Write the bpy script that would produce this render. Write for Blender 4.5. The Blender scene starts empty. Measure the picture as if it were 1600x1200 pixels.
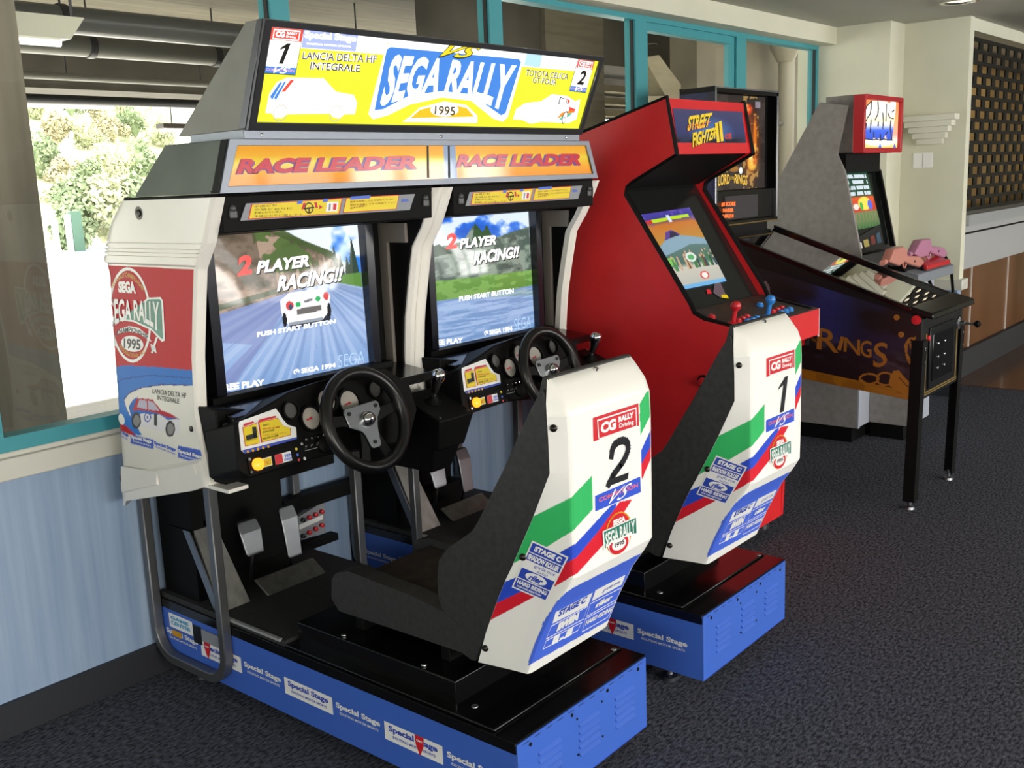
import bpy, bmesh, math, random
import numpy as np
from mathutils import Vector, Matrix

S = bpy.context.scene
COL = S.collection
random.seed(7)

def lin(c):
    if isinstance(c, str):
        c = [int(c[i:i + 2], 16) / 255 for i in (0, 2, 4)]
    return tuple(x / 12.92 if x <= .04045 else ((x + .055) / 1.055) ** 2.4 for x in c)

# ------------------------------------------------------------------ camera
CAM_POS = np.array([0., 0., 1.5])
CAM_R = np.array([[0.63969686, -0.76760265, -0.03967491],
                  [-0.17445869, -0.09473054, -0.98009708],
                  [0.74856669, 0.63388666, -0.19451378]])   # right, down, forward
FOC = 1600.0
cd = bpy.data.cameras.new('camera'); cam = bpy.data.objects.new('camera', cd); COL.objects.link(cam)
cd.sensor_width = 36; cd.lens = 36 * FOC / 1600; cd.clip_start = .05; cd.clip_end = 300
mw = Matrix.Identity(4)
for i in range(3):
    mw[i][0] = CAM_R[0][i]; mw[i][1] = -CAM_R[1][i]; mw[i][2] = -CAM_R[2][i]; mw[i][3] = CAM_POS[i]
cam.matrix_world = mw
S.camera = cam

# ------------------------------------------------------------------ world, sun, window daylight, exposure
S.view_settings.view_transform = 'Standard'; S.view_settings.look = 'None'
S.view_settings.gamma = 1; S.view_settings.use_curve_mapping = False
S.view_settings.exposure = 0.2
S.cycles.max_bounces = 8; S.cycles.diffuse_bounces = 4; S.cycles.glossy_bounces = 4
S.cycles.transparent_max_bounces = 12; S.cycles.sample_clamp_indirect = 6
S.cycles.use_denoising = True
W = bpy.data.worlds.new('sky'); S.world = W; W.use_nodes = True
nt = W.node_tree
sky = nt.nodes.new('ShaderNodeTexSky'); sky.sky_type = 'NISHITA'; sky.sun_disc = False
sky.sun_elevation = math.radians(35); sky.sun_rotation = math.radians(200); sky.dust_density = 3
mx = nt.nodes.new('ShaderNodeMix'); mx.data_type = 'RGBA'; mx.inputs[0].default_value = .7
nt.links.new(sky.outputs[0], mx.inputs[6]); mx.inputs[7].default_value = (6.5, 6.5, 6.4, 1)
nt.links.new(mx.outputs[2], nt.nodes['Background'].inputs[0])
nt.nodes['Background'].inputs[1].default_value = 0.85

def light(name, kind, loc, direction, energy, color=(1, 1, 1), **kw):
    d = bpy.data.lights.new(name, kind); d.energy = energy; d.color = color
    for k, v in kw.items(): setattr(d, k, v)
    o = bpy.data.objects.new(name, d); COL.objects.link(o); o.location = loc
    o.rotation_euler = Vector(direction).to_track_quat('-Z', 'Y').to_euler(); return o
light('sun', 'SUN', (0, 0, 20), (-.25, -1, -.62), 30, (1, .96, .88), angle=math.radians(1))
# daylight falling through the long window band behind the photographer
light('window_daylight', 'AREA', (6.2, -5.75, 1.55), (0, 1, -.02), 545, (1, .985, .95), shape='RECTANGLE', size=12, size_y=1.5)
light('side_fill_light', 'AREA', (-4.85, -.8, 1.6), (1, .12, -.05), 125, (1, .99, .96), shape='RECTANGLE', size=5, size_y=1.3)  # added fill lamp brightening the left-facing sides; the side wall has no window

# ------------------------------------------------------------------ materials
MATS = {}
def M(name, col='808080', rough=.5, metal=0, emit=0, spec=.5, coat=0, alpha=None):
    if name in MATS: return MATS[name]
    m = bpy.data.materials.new(name); m.use_nodes = True; MATS[name] = m
    p = m.node_tree.nodes['Principled BSDF']; c = lin(col) + (1,)
    p.inputs['Base Color'].default_value = c if not emit else (.02, .02, .02, 1)
    p.inputs['Roughness'].default_value = rough; p.inputs['Metallic'].default_value = metal
    p.inputs['Specular IOR Level'].default_value = spec; p.inputs['Coat Weight'].default_value = coat
    p.inputs['Coat Roughness'].default_value = .05
    if emit:
        p.inputs['Emission Color'].default_value = c; p.inputs['Emission Strength'].default_value = emit
    return m

def N(m, t, **kw):
    n = m.node_tree.nodes.new(t)
    for k, v in kw.items(): setattr(n, k, v)
    return n

def mottle(m, c1, c2, scale=(8, 8, 8), detail=4, lo=.3, hi=.7, bump=0, bscale=200):
    """base colour varies between two tones with a stretched noise in object space; optional fine bump"""
    t = m.node_tree; p = t.nodes['Principled BSDF']
    tc = N(m, 'ShaderNodeTexCoord'); mp = N(m, 'ShaderNodeMapping'); mp.inputs['Scale'].default_value = scale
    no = N(m, 'ShaderNodeTexNoise'); no.inputs['Scale'].default_value = 1; no.inputs['Detail'].default_value = detail
    cr = N(m, 'ShaderNodeValToRGB')
    cr.color_ramp.elements[0].position = lo; cr.color_ramp.elements[0].color = lin(c1) + (1,)
    cr.color_ramp.elements[1].position = hi; cr.color_ramp.elements[1].color = lin(c2) + (1,)
    L = t.links.new
    L(tc.outputs['Object'], mp.inputs[0]); L(mp.outputs[0], no.inputs['Vector']); L(no.outputs[0], cr.inputs[0]); L(cr.outputs[0], p.inputs['Base Color'])
    if bump:
        n2 = N(m, 'ShaderNodeTexNoise'); n2.inputs['Scale'].default_value = bscale; n2.inputs['Detail'].default_value = 2
        b = N(m, 'ShaderNodeBump'); b.inputs['Strength'].default_value = bump; b.inputs['Distance'].default_value = .01
        L(tc.outputs['Object'], n2.inputs['Vector']); L(n2.outputs[0], b.inputs['Height']); L(b.outputs[0], p.inputs['Normal'])
    return m

def attr_mat(name, emit=0, rough=.4, coat=0):
    m = M(name, '000000', rough, coat=coat); p = m.node_tree.nodes['Principled BSDF']
    a = N(m, 'ShaderNodeAttribute'); a.attribute_name = 'Col'
    if emit:
        m.node_tree.links.new(a.outputs[0], p.inputs['Emission Color']); p.inputs['Emission Strength'].default_value = emit
        p.inputs['Base Color'].default_value = (.01, .01, .01, 1)
    else: m.node_tree.links.new(a.outputs[0], p.inputs['Base Color'])
    return m

BLACK = M('black plastic', '080808', .6, spec=.16)
BLACKG = M('black gloss paint', '0c0c0d', .16)
BLACKM = mottle(M('black textured vinyl', '2c2c2b', .62), '252524', '343433', (60, 60, 60), bump=.25, bscale=500)
BLUE = M('blue cabinet paint', '4069c8', .38)
WHITEP = mottle(M('off white plastic', 'efebe3', .32), 'ece8df', 'f3f0e9', (5, 5, 5))
SEATW = M('white seat shell', 'f2f0e8', .3)
STEEL = M('brushed steel', '96999d', .34, 1)
ALU = mottle(M('worn aluminium', 'a9a9a4', .42, .9), '96968f', 'b4b4b0', (30, 30, 4))
TRIM = M('matte aluminium trim', '868b94', .42, .85)
GUN = M('dark steel tube', '77787a', .4, .8)
CHROME = M('chrome', 'e0e0e0', .12, 1)
WHITE = M('white print', 'f4f4f2', .4)
RED = M('red print', 'd3202c', .4)
GREEN = M('green print', '2fae60', .4)
NAVY = M('blue print', '2c49b8', .4)
MIDB = M('mid blue print', '4a6bd6', .4)
INK = M('black print', '101216', .45)
YEL = M('yellow print', 'ecd312', .4)
GOLDP = M('amber print', 'd59a1e', .4)
TEALP = M('green sign print', '1f7a66', .4)
GREYP = M('grey print', '8d9096', .45)
BOLT = M('dark bolt', '3a3835', .3, .9)

# ------------------------------------------------------------------ mesh collecting
POS = {}
class MB:
    def __init__(s): s.v = []; s.f = []; s.mi = []; s.sm = []; s.mats = []
    def add(s, verts, faces, mat, smooth=False):
        if mat not in s.mats: s.mats.append(mat)
        k = s.mats.index(mat); n = len(s.v)
        s.v += [tuple(map(float, p)) for p in verts]
        for f in faces: s.f.append([i + n for i in f]); s.mi.append(k); s.sm.append(smooth)
        return s
    def box(s, x0, x1, y0, y1, z0, z1, mat):
        return s.hexa([(x0, y0, z0), (x1, y0, z0), (x1, y1, z0), (x0, y1, z0), (x0, y0, z1), (x1, y0, z1), (x1, y1, z1), (x0, y1, z1)], mat)
    def hexa(s, p, mat):
        return s.add(p, [(3, 2, 1, 0), (4, 5, 6, 7), (0, 1, 5, 4), (1, 2, 6, 5), (2, 3, 7, 6), (3, 0, 4, 7)], mat)
    def prism(s, poly, ax, a0, a1, mat, smooth=False):
        n = len(poly)
        def at(p, a):
            q = list(p); q.insert(ax, a); return q
        v = [at(p, a0) for p in poly] + [at(p, a1) for p in poly]
        s.add(v, [list(range(n))[::-1], [i + n for i in range(n)]], mat)
        return s.add(v, [(i, (i + 1) % n, (i + 1) % n + n, i + n) for i in range(n)], mat, smooth)
    def extrude(s, pts, d, mat, smooth=False):
        n = len(pts); v = [tuple(p) for p in pts] + [tuple(np.array(p) + np.array(d)) for p in pts]
        s.add(v, [list(range(n))[::-1], [i + n for i in range(n)]], mat)
        return s.add(v, [(i, (i + 1) % n, (i + 1) % n + n, i + n) for i in range(n)], mat, smooth)
    def loft(s, rings, mat, closed=True, caps=True, smooth=True):
        n = len(rings[0]); v = [p for r in rings for p in r]; f = []
        for j in range(len(rings) - 1):
            for i in range(n if closed else n - 1):
                f.append((j * n + i, j * n + (i + 1) % n, (j + 1) * n + (i + 1) % n, (j + 1) * n + i))
        s.add(v, f, mat, smooth)
        if caps and closed:
            s.add(rings[0], [list(range(n))[::-1]], mat); s.add(rings[-1], [list(range(n))], mat)
        return s
    def tube(s, pts, r, mat, n=10, closed=False, smooth=True, rot=0):
        P = [np.array(p, float) for p in pts]; rings = []; prev = None; m = len(P)
        for i in range(m):
            if closed: t = P[(i + 1) % m] - P[i - 1]
            else: t = P[min(i + 1, m - 1)] - P[max(i - 1, 0)]
            t /= np.linalg.norm(t)
            if prev is None:
                a = np.array([0, 0, 1.]) if abs(t[2]) < .9 else np.array([1., 0, 0]); u = np.cross(t, a)
            else: u = prev - t * (prev @ t)
            u /= np.linalg.norm(u); prev = u; w = np.cross(t, u)
            rr = r[i] if isinstance(r, (list, tuple)) else r
            rings.append([P[i] + rr * (math.cos(2 * math.pi * k / n + rot) * u + math.sin(2 * math.pi * k / n + rot) * w) for k in range(n)])
        if closed: rings.append(rings[0])
        return s.loft(rings, mat, True, not closed, smooth)
    def lathe(s, prof, o, d, mat, n=20, smooth=True):
        o = np.array(o, float); d = np.array(d, float); d /= np.linalg.norm(d)
        a = np.array([0, 0, 1.]) if abs(d[2]) < .9 else np.array([1., 0, 0]); u = np.cross(d, a); u /= np.linalg.norm(u); w = np.cross(d, u)
        rings = [[o + d * h + max(r, 1e-5) * (math.cos(2 * math.pi * k / n) * u + math.sin(2 * math.pi * k / n) * w) for k in range(n)] for r, h in prof]
        return s.loft(rings, mat, True, True, smooth)
    def face(s, pts, mat): return s.add(pts, [list(range(len(pts)))], mat)
    def shift(s, dx=0, dy=0, dz=0):
        s.v = [(a + dx, b + dy, c + dz) for a, b, c in s.v]; return s
    def build(s, name, parent=None, bevel=0, seg=2, auto=40):
        V = np.array(s.v, float); lo = V.min(0); hi = V.max(0)
        org = np.array([(lo[0] + hi[0]) / 2, (lo[1] + hi[1]) / 2, lo[2]])
        me = bpy.data.meshes.new(name); me.from_pydata([tuple(p) for p in V - org], [], s.f)
        for m in s.mats: me.materials.append(m)
        me.polygons.foreach_set('material_index', s.mi); me.polygons.foreach_set('use_smooth', s.sm)
        bm = bmesh.new(); bm.from_mesh(me)
        bmesh.ops.remove_doubles(bm, verts=bm.verts, dist=1e-5)
        bmesh.ops.recalc_face_normals(bm, faces=bm.faces); bm.to_mesh(me); bm.free()
        me.set_sharp_from_angle(angle=math.radians(auto))
        o = bpy.data.objects.new(name, me); return link(o, org, parent, bevel, seg)

def link(o, org, parent=None, bevel=0, seg=2):
    COL.objects.link(o); POS[o] = np.array(org, float)
    if parent is not None: o.parent = parent; o.location = POS[o] - POS[parent]
    else: o.location = POS[o]
    if bevel:
        b = o.modifiers.new('edge', 'BEVEL'); b.width = bevel; b.segments = seg; b.limit_method = 'ANGLE'; b.angle_limit = math.radians(35); b.harden_normals = False
        for q in o.data.polygons: q.use_smooth = True
        o.data.set_sharp_from_angle(angle=math.radians(50))
    return o
def thing(name, loc, label, cat, group=None):
    o = bpy.data.objects.new(name, None); o.empty_display_size = .1; COL.objects.link(o); POS[o] = np.array(loc, float); o.location = loc
    return tag(o, label, cat, group)
def tag(o, label, cat, group=None):
    o['label'] = label; o['category'] = cat
    if group: o['group'] = group
    return o
def struct(o): o['kind'] = 'structure'; return o

# ------------------------------------------------------------------ points on real planes, decals, lettering
def ray(u, v): return CAM_R.T @ np.array([(u - 800) / FOC, (v - 600) / FOC, 1.])
def at(u, v, ax, val):
    d = ray(u, v); return CAM_POS + d * ((val - CAM_POS[ax]) / d[ax])
class Fr:
    """a plane in the room: origin, outward normal"""
    def __init__(s, o, n): s.o = np.array(o, float); s.n = np.array(n, float) / np.linalg.norm(n)
    def p(s, u, v, lift=0):
        d = ray(u, v); return CAM_POS + d * (((s.o - CAM_POS) @ s.n) / (d @ s.n)) + s.n * lift
    def pts(s, L, lift=0): return [s.p(u, v, lift) for u, v in L]
    def poly(s, mb, L, mat, lift=.0006): return mb.face(s.pts(L, lift), mat)
    def line(s, mb, L, w, mat, lift=.0008, closed=False):
        P = s.pts(L, lift); n = len(P)
        for i in range(n if closed else n - 1):
            a, b = P[i], P[(i + 1) % n]; t = np.cross(s.n, b - a); t *= w / 2 / max(np.linalg.norm(t), 1e-9)
            e = (b - a) / max(np.linalg.norm(b - a), 1e-9) * w * .5
            mb.face([a - t - e, b - t + e, b + t + e, a + t - e], mat)
    def disc(s, mb, c, r, mat, lift=.0008, n=20, ring=None, ell=None):
        """disc of radius r metres at picture point c of the plane"""
        o = s.p(*c, lift); a = np.array([0, 0, 1.]) if abs(s.n[2]) < .9 else np.array([0, 1., 0])
        U = np.cross(a, s.n); U /= np.linalg.norm(U); V = np.cross(s.n, U)
        rx, ry = (r, r) if ell is None else (r, ell)
        P = [o + U * rx * math.cos(2 * math.pi * k / n) + V * ry * math.sin(2 * math.pi * k / n) for k in range(n)]
        if ring is None: return mb.face(P, mat)
        Q = [o + (p - o) * ring for p in P]
        for k in range(n): mb.face([P[k], P[(k + 1) % n], Q[(k + 1) % n], Q[k]], mat)
    def text(s, mb, txt, quad, mat, lift=.001, bold=.02, shear=0, warp=None):
        """lettering whose box fills the quad bl, br, tr, tl of the plane"""
        V, F = glyphs(txt, bold, shear); B = s.pts(quad, lift)
        mb.add([bil(B, a, warp(a, b) if warp else b) for a, b in V], F, mat)
def bil(B, a, b): return B[0] * (1 - a) * (1 - b) + B[1] * a * (1 - b) + B[2] * a * b + B[3] * (1 - a) * b
GC = {}
def glyphs(txt, bold=.02, shear=0):
    k = (txt, bold, shear)
    if k not in GC:
        cu = bpy.data.curves.new('t', 'FONT'); cu.body = txt; cu.offset = bold; cu.resolution_u = 3; cu.shear = shear
        o = bpy.data.objects.new('t', cu); COL.objects.link(o); bpy.context.view_layer.update()
        me = bpy.data.meshes.new_from_object(o.evaluated_get(bpy.context.evaluated_depsgraph_get()))
        V = np.array([v.co[:2] for v in me.vertices]); F = [list(q.vertices) for q in me.polygons]
        lo, hi = V.min(0), V.max(0); V = (V - lo) / (hi - lo)
        bpy.data.objects.remove(o); bpy.data.curves.remove(cu); bpy.data.meshes.remove(me); GC[k] = (V, F)
    return GC[k]

class Img:
    """a small painted picture (colours of a print or a lit screen) carried by the points of a fine grid"""
    def __init__(s, w, h, bg):
        s.w, s.h = w, h; s.P = None; s.a = np.zeros((h, w, 3)); s.a[:] = s.c(bg)
        s.X, s.Y = np.meshgrid(np.linspace(0, 1, w), np.linspace(0, 1, h))
    @staticmethod
    def c(col): return np.array([int(col[i:i + 2], 16) / 255 for i in (0, 2, 4)])
    def put(s, mask, col, a=1.):
        m = (np.asarray(mask, float) * a)[..., None]; col = s.c(col) if isinstance(col, str) else col
        s.a = s.a * (1 - m) + col * m; return s
    def inside(s, P):
        r = np.zeros((s.h, s.w), bool); n = len(P)
        for i in range(n):
            (x0, y0), (x1, y1) = P[i], P[(i + 1) % n]
            if y0 == y1: continue
            r ^= ((y0 > s.Y) != (y1 > s.Y)) & (s.X < (x1 - x0) * (s.Y - y0) / (y1 - y0) + x0)
        return r
    def poly(s, P, col, a=1.): return s.put(s.inside(P), col, a)
    def ell(s, x, y, rx, ry, col, a=1., soft=0):
        d = ((s.X - x) / rx) ** 2 + ((s.Y - y) / ry) ** 2
        return s.put(np.clip((1 - d) / soft, 0, 1) if soft else d < 1, col, a)
    def vgrad(s, stops, mask=None):
        ys = [y for y, _ in stops]; cs = np.array([s.c(c) for _, c in stops])
        g = np.stack([np.interp(s.Y, ys, cs[:, i]) for i in range(3)], -1)
        return s.put(np.ones_like(s.X) if mask is None else mask, g)
    def noise(s, sx, sy, seed=0, oct=3):
        rg = np.random.RandomState(seed); r = np.zeros_like(s.X); tot = 0
        for o in range(oct):
            nx, ny = int(sx * 2 ** o) + 2, int(sy * 2 ** o) + 2; g = rg.rand(ny, nx)
            fx, fy = s.X * (nx - 1.001), s.Y * (ny - 1.001); i, j = fx.astype(int), fy.astype(int); u, v = fx - i, fy - j
            u = u * u * (3 - 2 * u); v = v * v * (3 - 2 * v)
            r += .5 ** o * ((g[j, i] * (1 - u) + g[j, i + 1] * u) * (1 - v) + (g[j + 1, i] * (1 - u) + g[j + 1, i + 1] * u) * v); tot += .5 ** o
        return r / tot
    def mesh(s, name, B, mat, parent, bulge=0, fn=None):
        """grid over the quad B (bl, br, tr, tl) or over fn(X, Y)"""
        if fn is None:
            B = [np.array(p, float) for p in B]; nrm = np.cross(B[1] - B[0], B[3] - B[0]); nrm /= np.linalg.norm(nrm)
            x, y = s.X[..., None], s.Y[..., None]
            P = B[0] * (1 - x) * (1 - y) + B[1] * x * (1 - y) + B[2] * x * y + B[3] * (1 - x) * y
            P = P + nrm * bulge * (1 - (2 * x - 1) ** 2) * (1 - (2 * y - 1) ** 2)
        else: P = fn(s.X, s.Y)
        s.P = P; P = P.reshape(-1, 3); org = (P.min(0) + P.max(0)) / 2; org[2] = P[:, 2].min()
        idx = np.arange(s.w * s.h).reshape(s.h, s.w)
        F = np.stack([idx[:-1, :-1], idx[:-1, 1:], idx[1:, 1:], idx[1:, :-1]], -1).reshape(-1, 4)
        me = bpy.data.meshes.new(name); me.from_pydata((P - org).tolist(), [], F.tolist()); me.materials.append(mat)
        c = np.clip(s.a.reshape(-1, 3), 0, None); l = np.where(c <= .04045, c / 12.92, ((c + .055) / 1.055) ** 2.4)
        at_ = me.attributes.new('Col', 'FLOAT_COLOR', 'POINT')
        at_.data.foreach_set('color', np.concatenate([l, np.ones((len(l), 1))], 1).ravel().astype(np.float32))
        me.polygons.foreach_set('use_smooth', [True] * len(F))
        return link(bpy.data.objects.new(name, me), org, parent)

# ================================================================== the room
WY = 2.87          # window wall, inner face
CZ = 2.375         # ceiling
carpet = mottle(M('dark carpet', '2b2d34', .95, spec=.15), '2c2d33', '6a6c77', (55, 120, 60), 3, .35, .68, bump=.9, bscale=260)
wallpaint = mottle(M('blue ragged wall paint', '8fa3bd', .6), '7f97b6', '9db1c9', (26, 26, 1.2), 4)
cream = mottle(M('cream wall paint', 'dcdbc6', .65), 'd8d7c2', 'e0dfcb', (3, 3, 3))
trimw = M('white trim paint', 'cfcfc4', .45)
ceilm = M('ceiling paint', 'b9b8ac', .8)
teal = M('teal window frame', '3f98a2', .4)
woodm = mottle(M('brown wood panel', '6b4a33', .28), '57391f', '7a5337', (3, 3, .6), 5)
MB().box(-5, 15, -6, WY, -.1, 0, carpet).build('floor')['kind'] = 'structure'
MB().box(-5, 15, -6, 3.02, CZ, CZ + .12, ceilm).build('ceiling')['kind'] = 'structure'
struct(MB().box(-5, 6.6, WY, WY + .15, 0, .765, wallpaint).build('wall_back'))
b = MB(); b.box(-5, 6.6, WY - .022, WY + .15, .738, .80, trimw); b.box(-5, 6.6, WY - .008, WY, .80, .815, trimw)
struct(b.build('trim_1', bevel=.004))                       # window board
struct(MB().box(-5, 6.6, WY - .016, WY, 0, .10, M('dark skirting', '23252b', .6)).build('baseboard_back'))
struct(MB().box(-5, 6.6, 2.76, WY + .15, 2.27, CZ, cream).build('trim_2'))   # beam over the windows
glass = M('window glass', 'ffffff', 0)
t = glass.node_tree; t.nodes.clear()
go = t.nodes.new('ShaderNodeOutputMaterial'); gm = t.nodes.new('ShaderNodeMixShader'); gt = t.nodes.new('ShaderNodeBsdfTransparent'); gg = t.nodes.new('ShaderNodeBsdfGlossy')
gf = t.nodes.new('ShaderNodeFresnel'); gf.inputs[0].default_value = 1.5
gg.inputs['Roughness'].default_value = 0; gt.inputs[0].default_value = (.93, .95, .94, 1)
t.links.new(gf.outputs[0], gm.inputs[0]); t.links.new(gt.outputs[0], gm.inputs[1]); t.links.new(gg.outputs[0], gm.inputs[2]); t.links.new(gm.outputs[0], go.inputs[0])
posts = [(-3.25, -3.17), (-2.15, -2.07), (-1.05, -.97), (.04, .12), (1.115, 1.197), (2.231, 2.308), (3.335, 3.416), (4.421, 4.518), (5.461, 5.576), (6.55, 6.6)]
gasket = M('black window gasket', '15181a', .5)
for i in range(len(posts) - 1):
    xa, xb = posts[i][1], posts[i + 1][0]; b = MB(); y0, y1 = WY - .005, WY + .06
    b.box(posts[i][0], xa, y0, y1, .815, 2.27, teal)
    if i == len(posts) - 2: b.box(xb, xb + .02, y0, y1, .815, 2.27, teal)
    b.box(xa, xb, y0, y1, .815, .857, teal); b.box(xa, xb, y0, y1, 2.245, 2.27, teal)
    if i == 7:                                                  # opening sash
        b.box(xa, xa + .03, y0 + .012, y1, .857, 2.245, teal); b.box(xb - .03, xb, y0 + .012, y1, .857, 2.245, teal)
        b.box(xa + .03, xb - .03, y0 + .012, y1, 2.205, 2.245, teal); b.box(xa + .03, xb - .03, y0 + .012, y1, .857, .89, teal)
    g = .006
    b.box(xa, xa + g, y0 + .012, y0 + .03, .857, 2.245, gasket); b.box(xb - g, xb, y0 + .012, y0 + .03, .857, 2.245, gasket)
    w = struct(b.build('window_%d' % (i + 1)))
    MB().face([(xa, WY + .02, .857), (xb, WY + .02, .857), (xb, WY + .02, 2.245), (xa, WY + .02, 2.245)], glass).build('pane', w)

# end wall with its step, dado and rail
b = MB(); b.prism([(6.6, 3.02), (6.6, 2.417), (6.85, 2.417), (6.85, 2.02), (6.93, 2.02), (6.93, 3.02)], 2, .76, CZ, cream)
b.prism([(6.61, 3.02), (6.61, 2.427), (6.86, 2.427), (6.86, 2.03), (6.93, 2.03), (6.93, 3.02)], 2, 0, .76, wallpaint)
struct(b.build('wall_right'))
struct(MB().prism([(6.58, 2.86), (6.58, 2.397), (6.83, 2.397), (6.83, 1.995), (6.955, 1.995), (6.955, 2.417), (6.62, 2.417), (6.62, 2.86)], 2, .70, .77, trimw).build('trim_3', bevel=.004))
struct(MB().prism([(6.595, 2.86), (6.595, 2.412), (6.845, 2.412), (6.845, 2.01), (6.94, 2.01), (6.94, 2.44), (6.62, 2.44), (6.62, 2.86)], 2, 0, .1, M('dark skirting')).build('baseboard_right'))
# servery beyond: fascia, sill, timber front, plinth
grey_fascia = M('grey fascia paint', 'a9abab', .5)
b = MB(); b.box(6.93, 11.9, 2.03, 2.2, .82, 1.10, grey_fascia); b.box(6.93, 11.9, 2.0, 2.2, 1.10, 1.17, M('grey sill', '9c9fa1', .4)); b.box(6.93, 11.9, 2.025, 2.2, 1.045, 1.057, BLACK)
b.box(6.93, 11.9, 2.03, 2.3, 2.30, CZ, cream)
struct(b.build('wall_far'))
c = thing('counter', (9.2, 2.4, 0), 'brown timber servery counter front with dark plinth beyond the end wall', 'counter')
b = MB(); b.box(6.95, 11.9, 2.20, 2.6, .19, .82, woodm)
for k in range(5): b.box(7.72 + .95 * k, 7.735 + .95 * k, 2.192, 2.2, .19, .80, M('pale joint strip', 'cfc7bd', .5))
b.build('front_panel', c)
MB().box(6.95, 11.9, 2.16, 2.6, 0, .19, M('dark plinth', '2a2b2e', .6)).build('plinth', c)
struct(MB().box(7.25, 11.5, .9, 2.16, .0, .004, mottle(M('polished wood floor', '5a4030', .15), '4b3324', '694a35', (4, .6, 3), 5)).build('floor_timber'))
# lattice security shutter over the servery opening
sh = thing('security_shutter', (9.0, 2.06, 1.17), 'dark lattice roller shutter closed over the servery opening', 'shutter')
b = MB(); dark = M('shutter metal', '26241f', .45, .6); zs = [1.19 + .0705 * k for k in range(16)]
for z in zs: b.box(6.93, 11.9, 2.045, 2.061, z, z + .022, dark)
b.build('crossbar', sh)
b = MB()
for j, z in enumerate(zs[:-1]):
    for k in range(24):
        x = 6.95 + .205 * k + (.1025 if j % 2 else 0); b.box(x, x + .075, 2.048, 2.058, z + .02, z + .072, dark)
b.build('link', sh)
MB().box(6.93, 11.9, 2.035, 2.075, 1.17, 1.19, M('shutter rail', '6c6a63', .4, .7)).build('bottom_rail', sh)
struct(MB().box(6.93, 15, 2.92, 3.02, 0, CZ, mottle(M('tan kitchen wall', 'b99a63', .6), 'a98a55', 'c4a770', (1.5, 1, 1.5))).build('wall_kitchen'))
b = MB(); b.box(6.93, 6.98, 2.6, 2.92, .83, CZ, cream); struct(b.build('wall_kitchen_side'))
light('kitchen_lamp', 'AREA', (9, 2.5, 2.33), (0, .3, -1), 4.5, (1, .86, .62), shape='RECTANGLE', size=3, size_y=.4)
# wall behind the photographer with its own window band, plain side wall
b = MB(); b.box(-5, 12, -5.6, -5.5, 0, .78, wallpaint); b.box(-5, 12, -5.6, -5.5, 2.27, CZ, cream)
struct(b.build('wall_front'))
b = MB()
for k in range(16): x = -5 + 1.12 * k; b.box(x, x + (.09 if k % 3 else .3), -5.62, -5.5, .78, 2.27, trimw)
b.box(-5, 12, -5.6, -5.52, 1.62, 1.66, trimw)
struct(b.build('trim_4'))
b = MB()
for k in range(34): b.box(5.2 + .1 * k, 5.235 + .1 * k, -5.47, -5.45, .80, 2.25, dark)
for k in range(19): b.box(5.2, 8.6, -5.468, -5.452, .82 + .08 * k, .85 + .08 * k, dark)
struct(b.build('window_grille'))
struct(MB().box(-5.1, -5, -6, 3.02, 0, CZ, cream).build('wall_left'))
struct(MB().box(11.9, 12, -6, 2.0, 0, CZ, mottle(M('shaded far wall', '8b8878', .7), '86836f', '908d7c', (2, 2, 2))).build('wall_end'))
struct(MB().box(11.9, 12, 2.0, 2.95, 0, CZ, M('tan kitchen wall')).build('wall_kitchen_end'))
# stepped plaster wall light
w = thing('wall_light', (6.78, 2.3, 1.63), 'stepped white plaster uplighter on the cream end wall', 'wall light')
b = MB()
for k in range(5):
    d = .10 - .014 * k; h = .168 - .022 * k; b.box(6.85 - d, 6.85, 2.228 - h, 2.228 + h, 1.765 - .036 * k, 1.801 - .036 * k, M('white plaster', 'dedccd', .7))
b.build('shade', w, bevel=.003)
w = MB(); w.box(6.842, 6.85, 2.215, 2.335, 1.475, 1.572, M('white blank plate', 'fbfaf8', .35)); w.box(6.8405, 6.843, 2.273, 2.276, 1.478, 1.569, GREYP)
tag(w.build('cover_plate', bevel=.003), 'blank white double cover plate under the stepped wall light', 'cover plate')
d = thing('downlight', (6.2, 1.9, 2.35), 'round recessed downlight in the grey ceiling above the end wall', 'ceiling light')
MB().lathe([(.1, 0), (.1, -.012), (.075, -.012), (.07, -.002)], (6.15, 1.88, CZ), (0, 0, 1), CHROME).build('trim_ring', d)
MB().lathe([(.001, -.004), (.068, -.004), (.068, -.001)], (6.15, 1.88, CZ), (0, 0, 1), M('lamp diffuser', 'fff4dc', .3, emit=1.2)).build('lamp', d)

# ================================================================== under the grandstand, seen through the glass
conc = mottle(M('board marked concrete', '5f5a4a', .9), '504b3d', '696352', (1.2, 14, 14), 4)
concd = mottle(M('dull concrete', '45413a', .9), '3a372f', '4f4b42', (3, 3, 3), 4)
struct(mottle(M('pale paving', 'd9d6cc', .9), 'cfccc2', 'e2dfd6', (.4, 3, 1)) and MB().box(-30, 60, 3.02, 60, -.4, -.2, M('pale paving')).build('ground'))
struct(MB().box(-12, 30, 3.02, 13, 3.2, 3.5, conc).build('ceiling_grandstand'))
struct(MB().box(-12, 30, 10.6, 11.2, 2.62, 3.2, concd).build('beam_1'))
struct(MB().box(-12, 30, 12.6, 13, 2.72, 3.2, conc).build('beam_2'))
struct(MB().box(.9, 2.17, 4.5, 5.3, -.2, 3.2, mottle(M('column concrete', '625c4d', .9), '524d40', '6d6757', (9, 9, .5), 3)).build('column_1'))
struct(MB().box(8.75, 9.6, 11.9, 12.6, -.2, 3.2, concd).build('column_2'))
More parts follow.
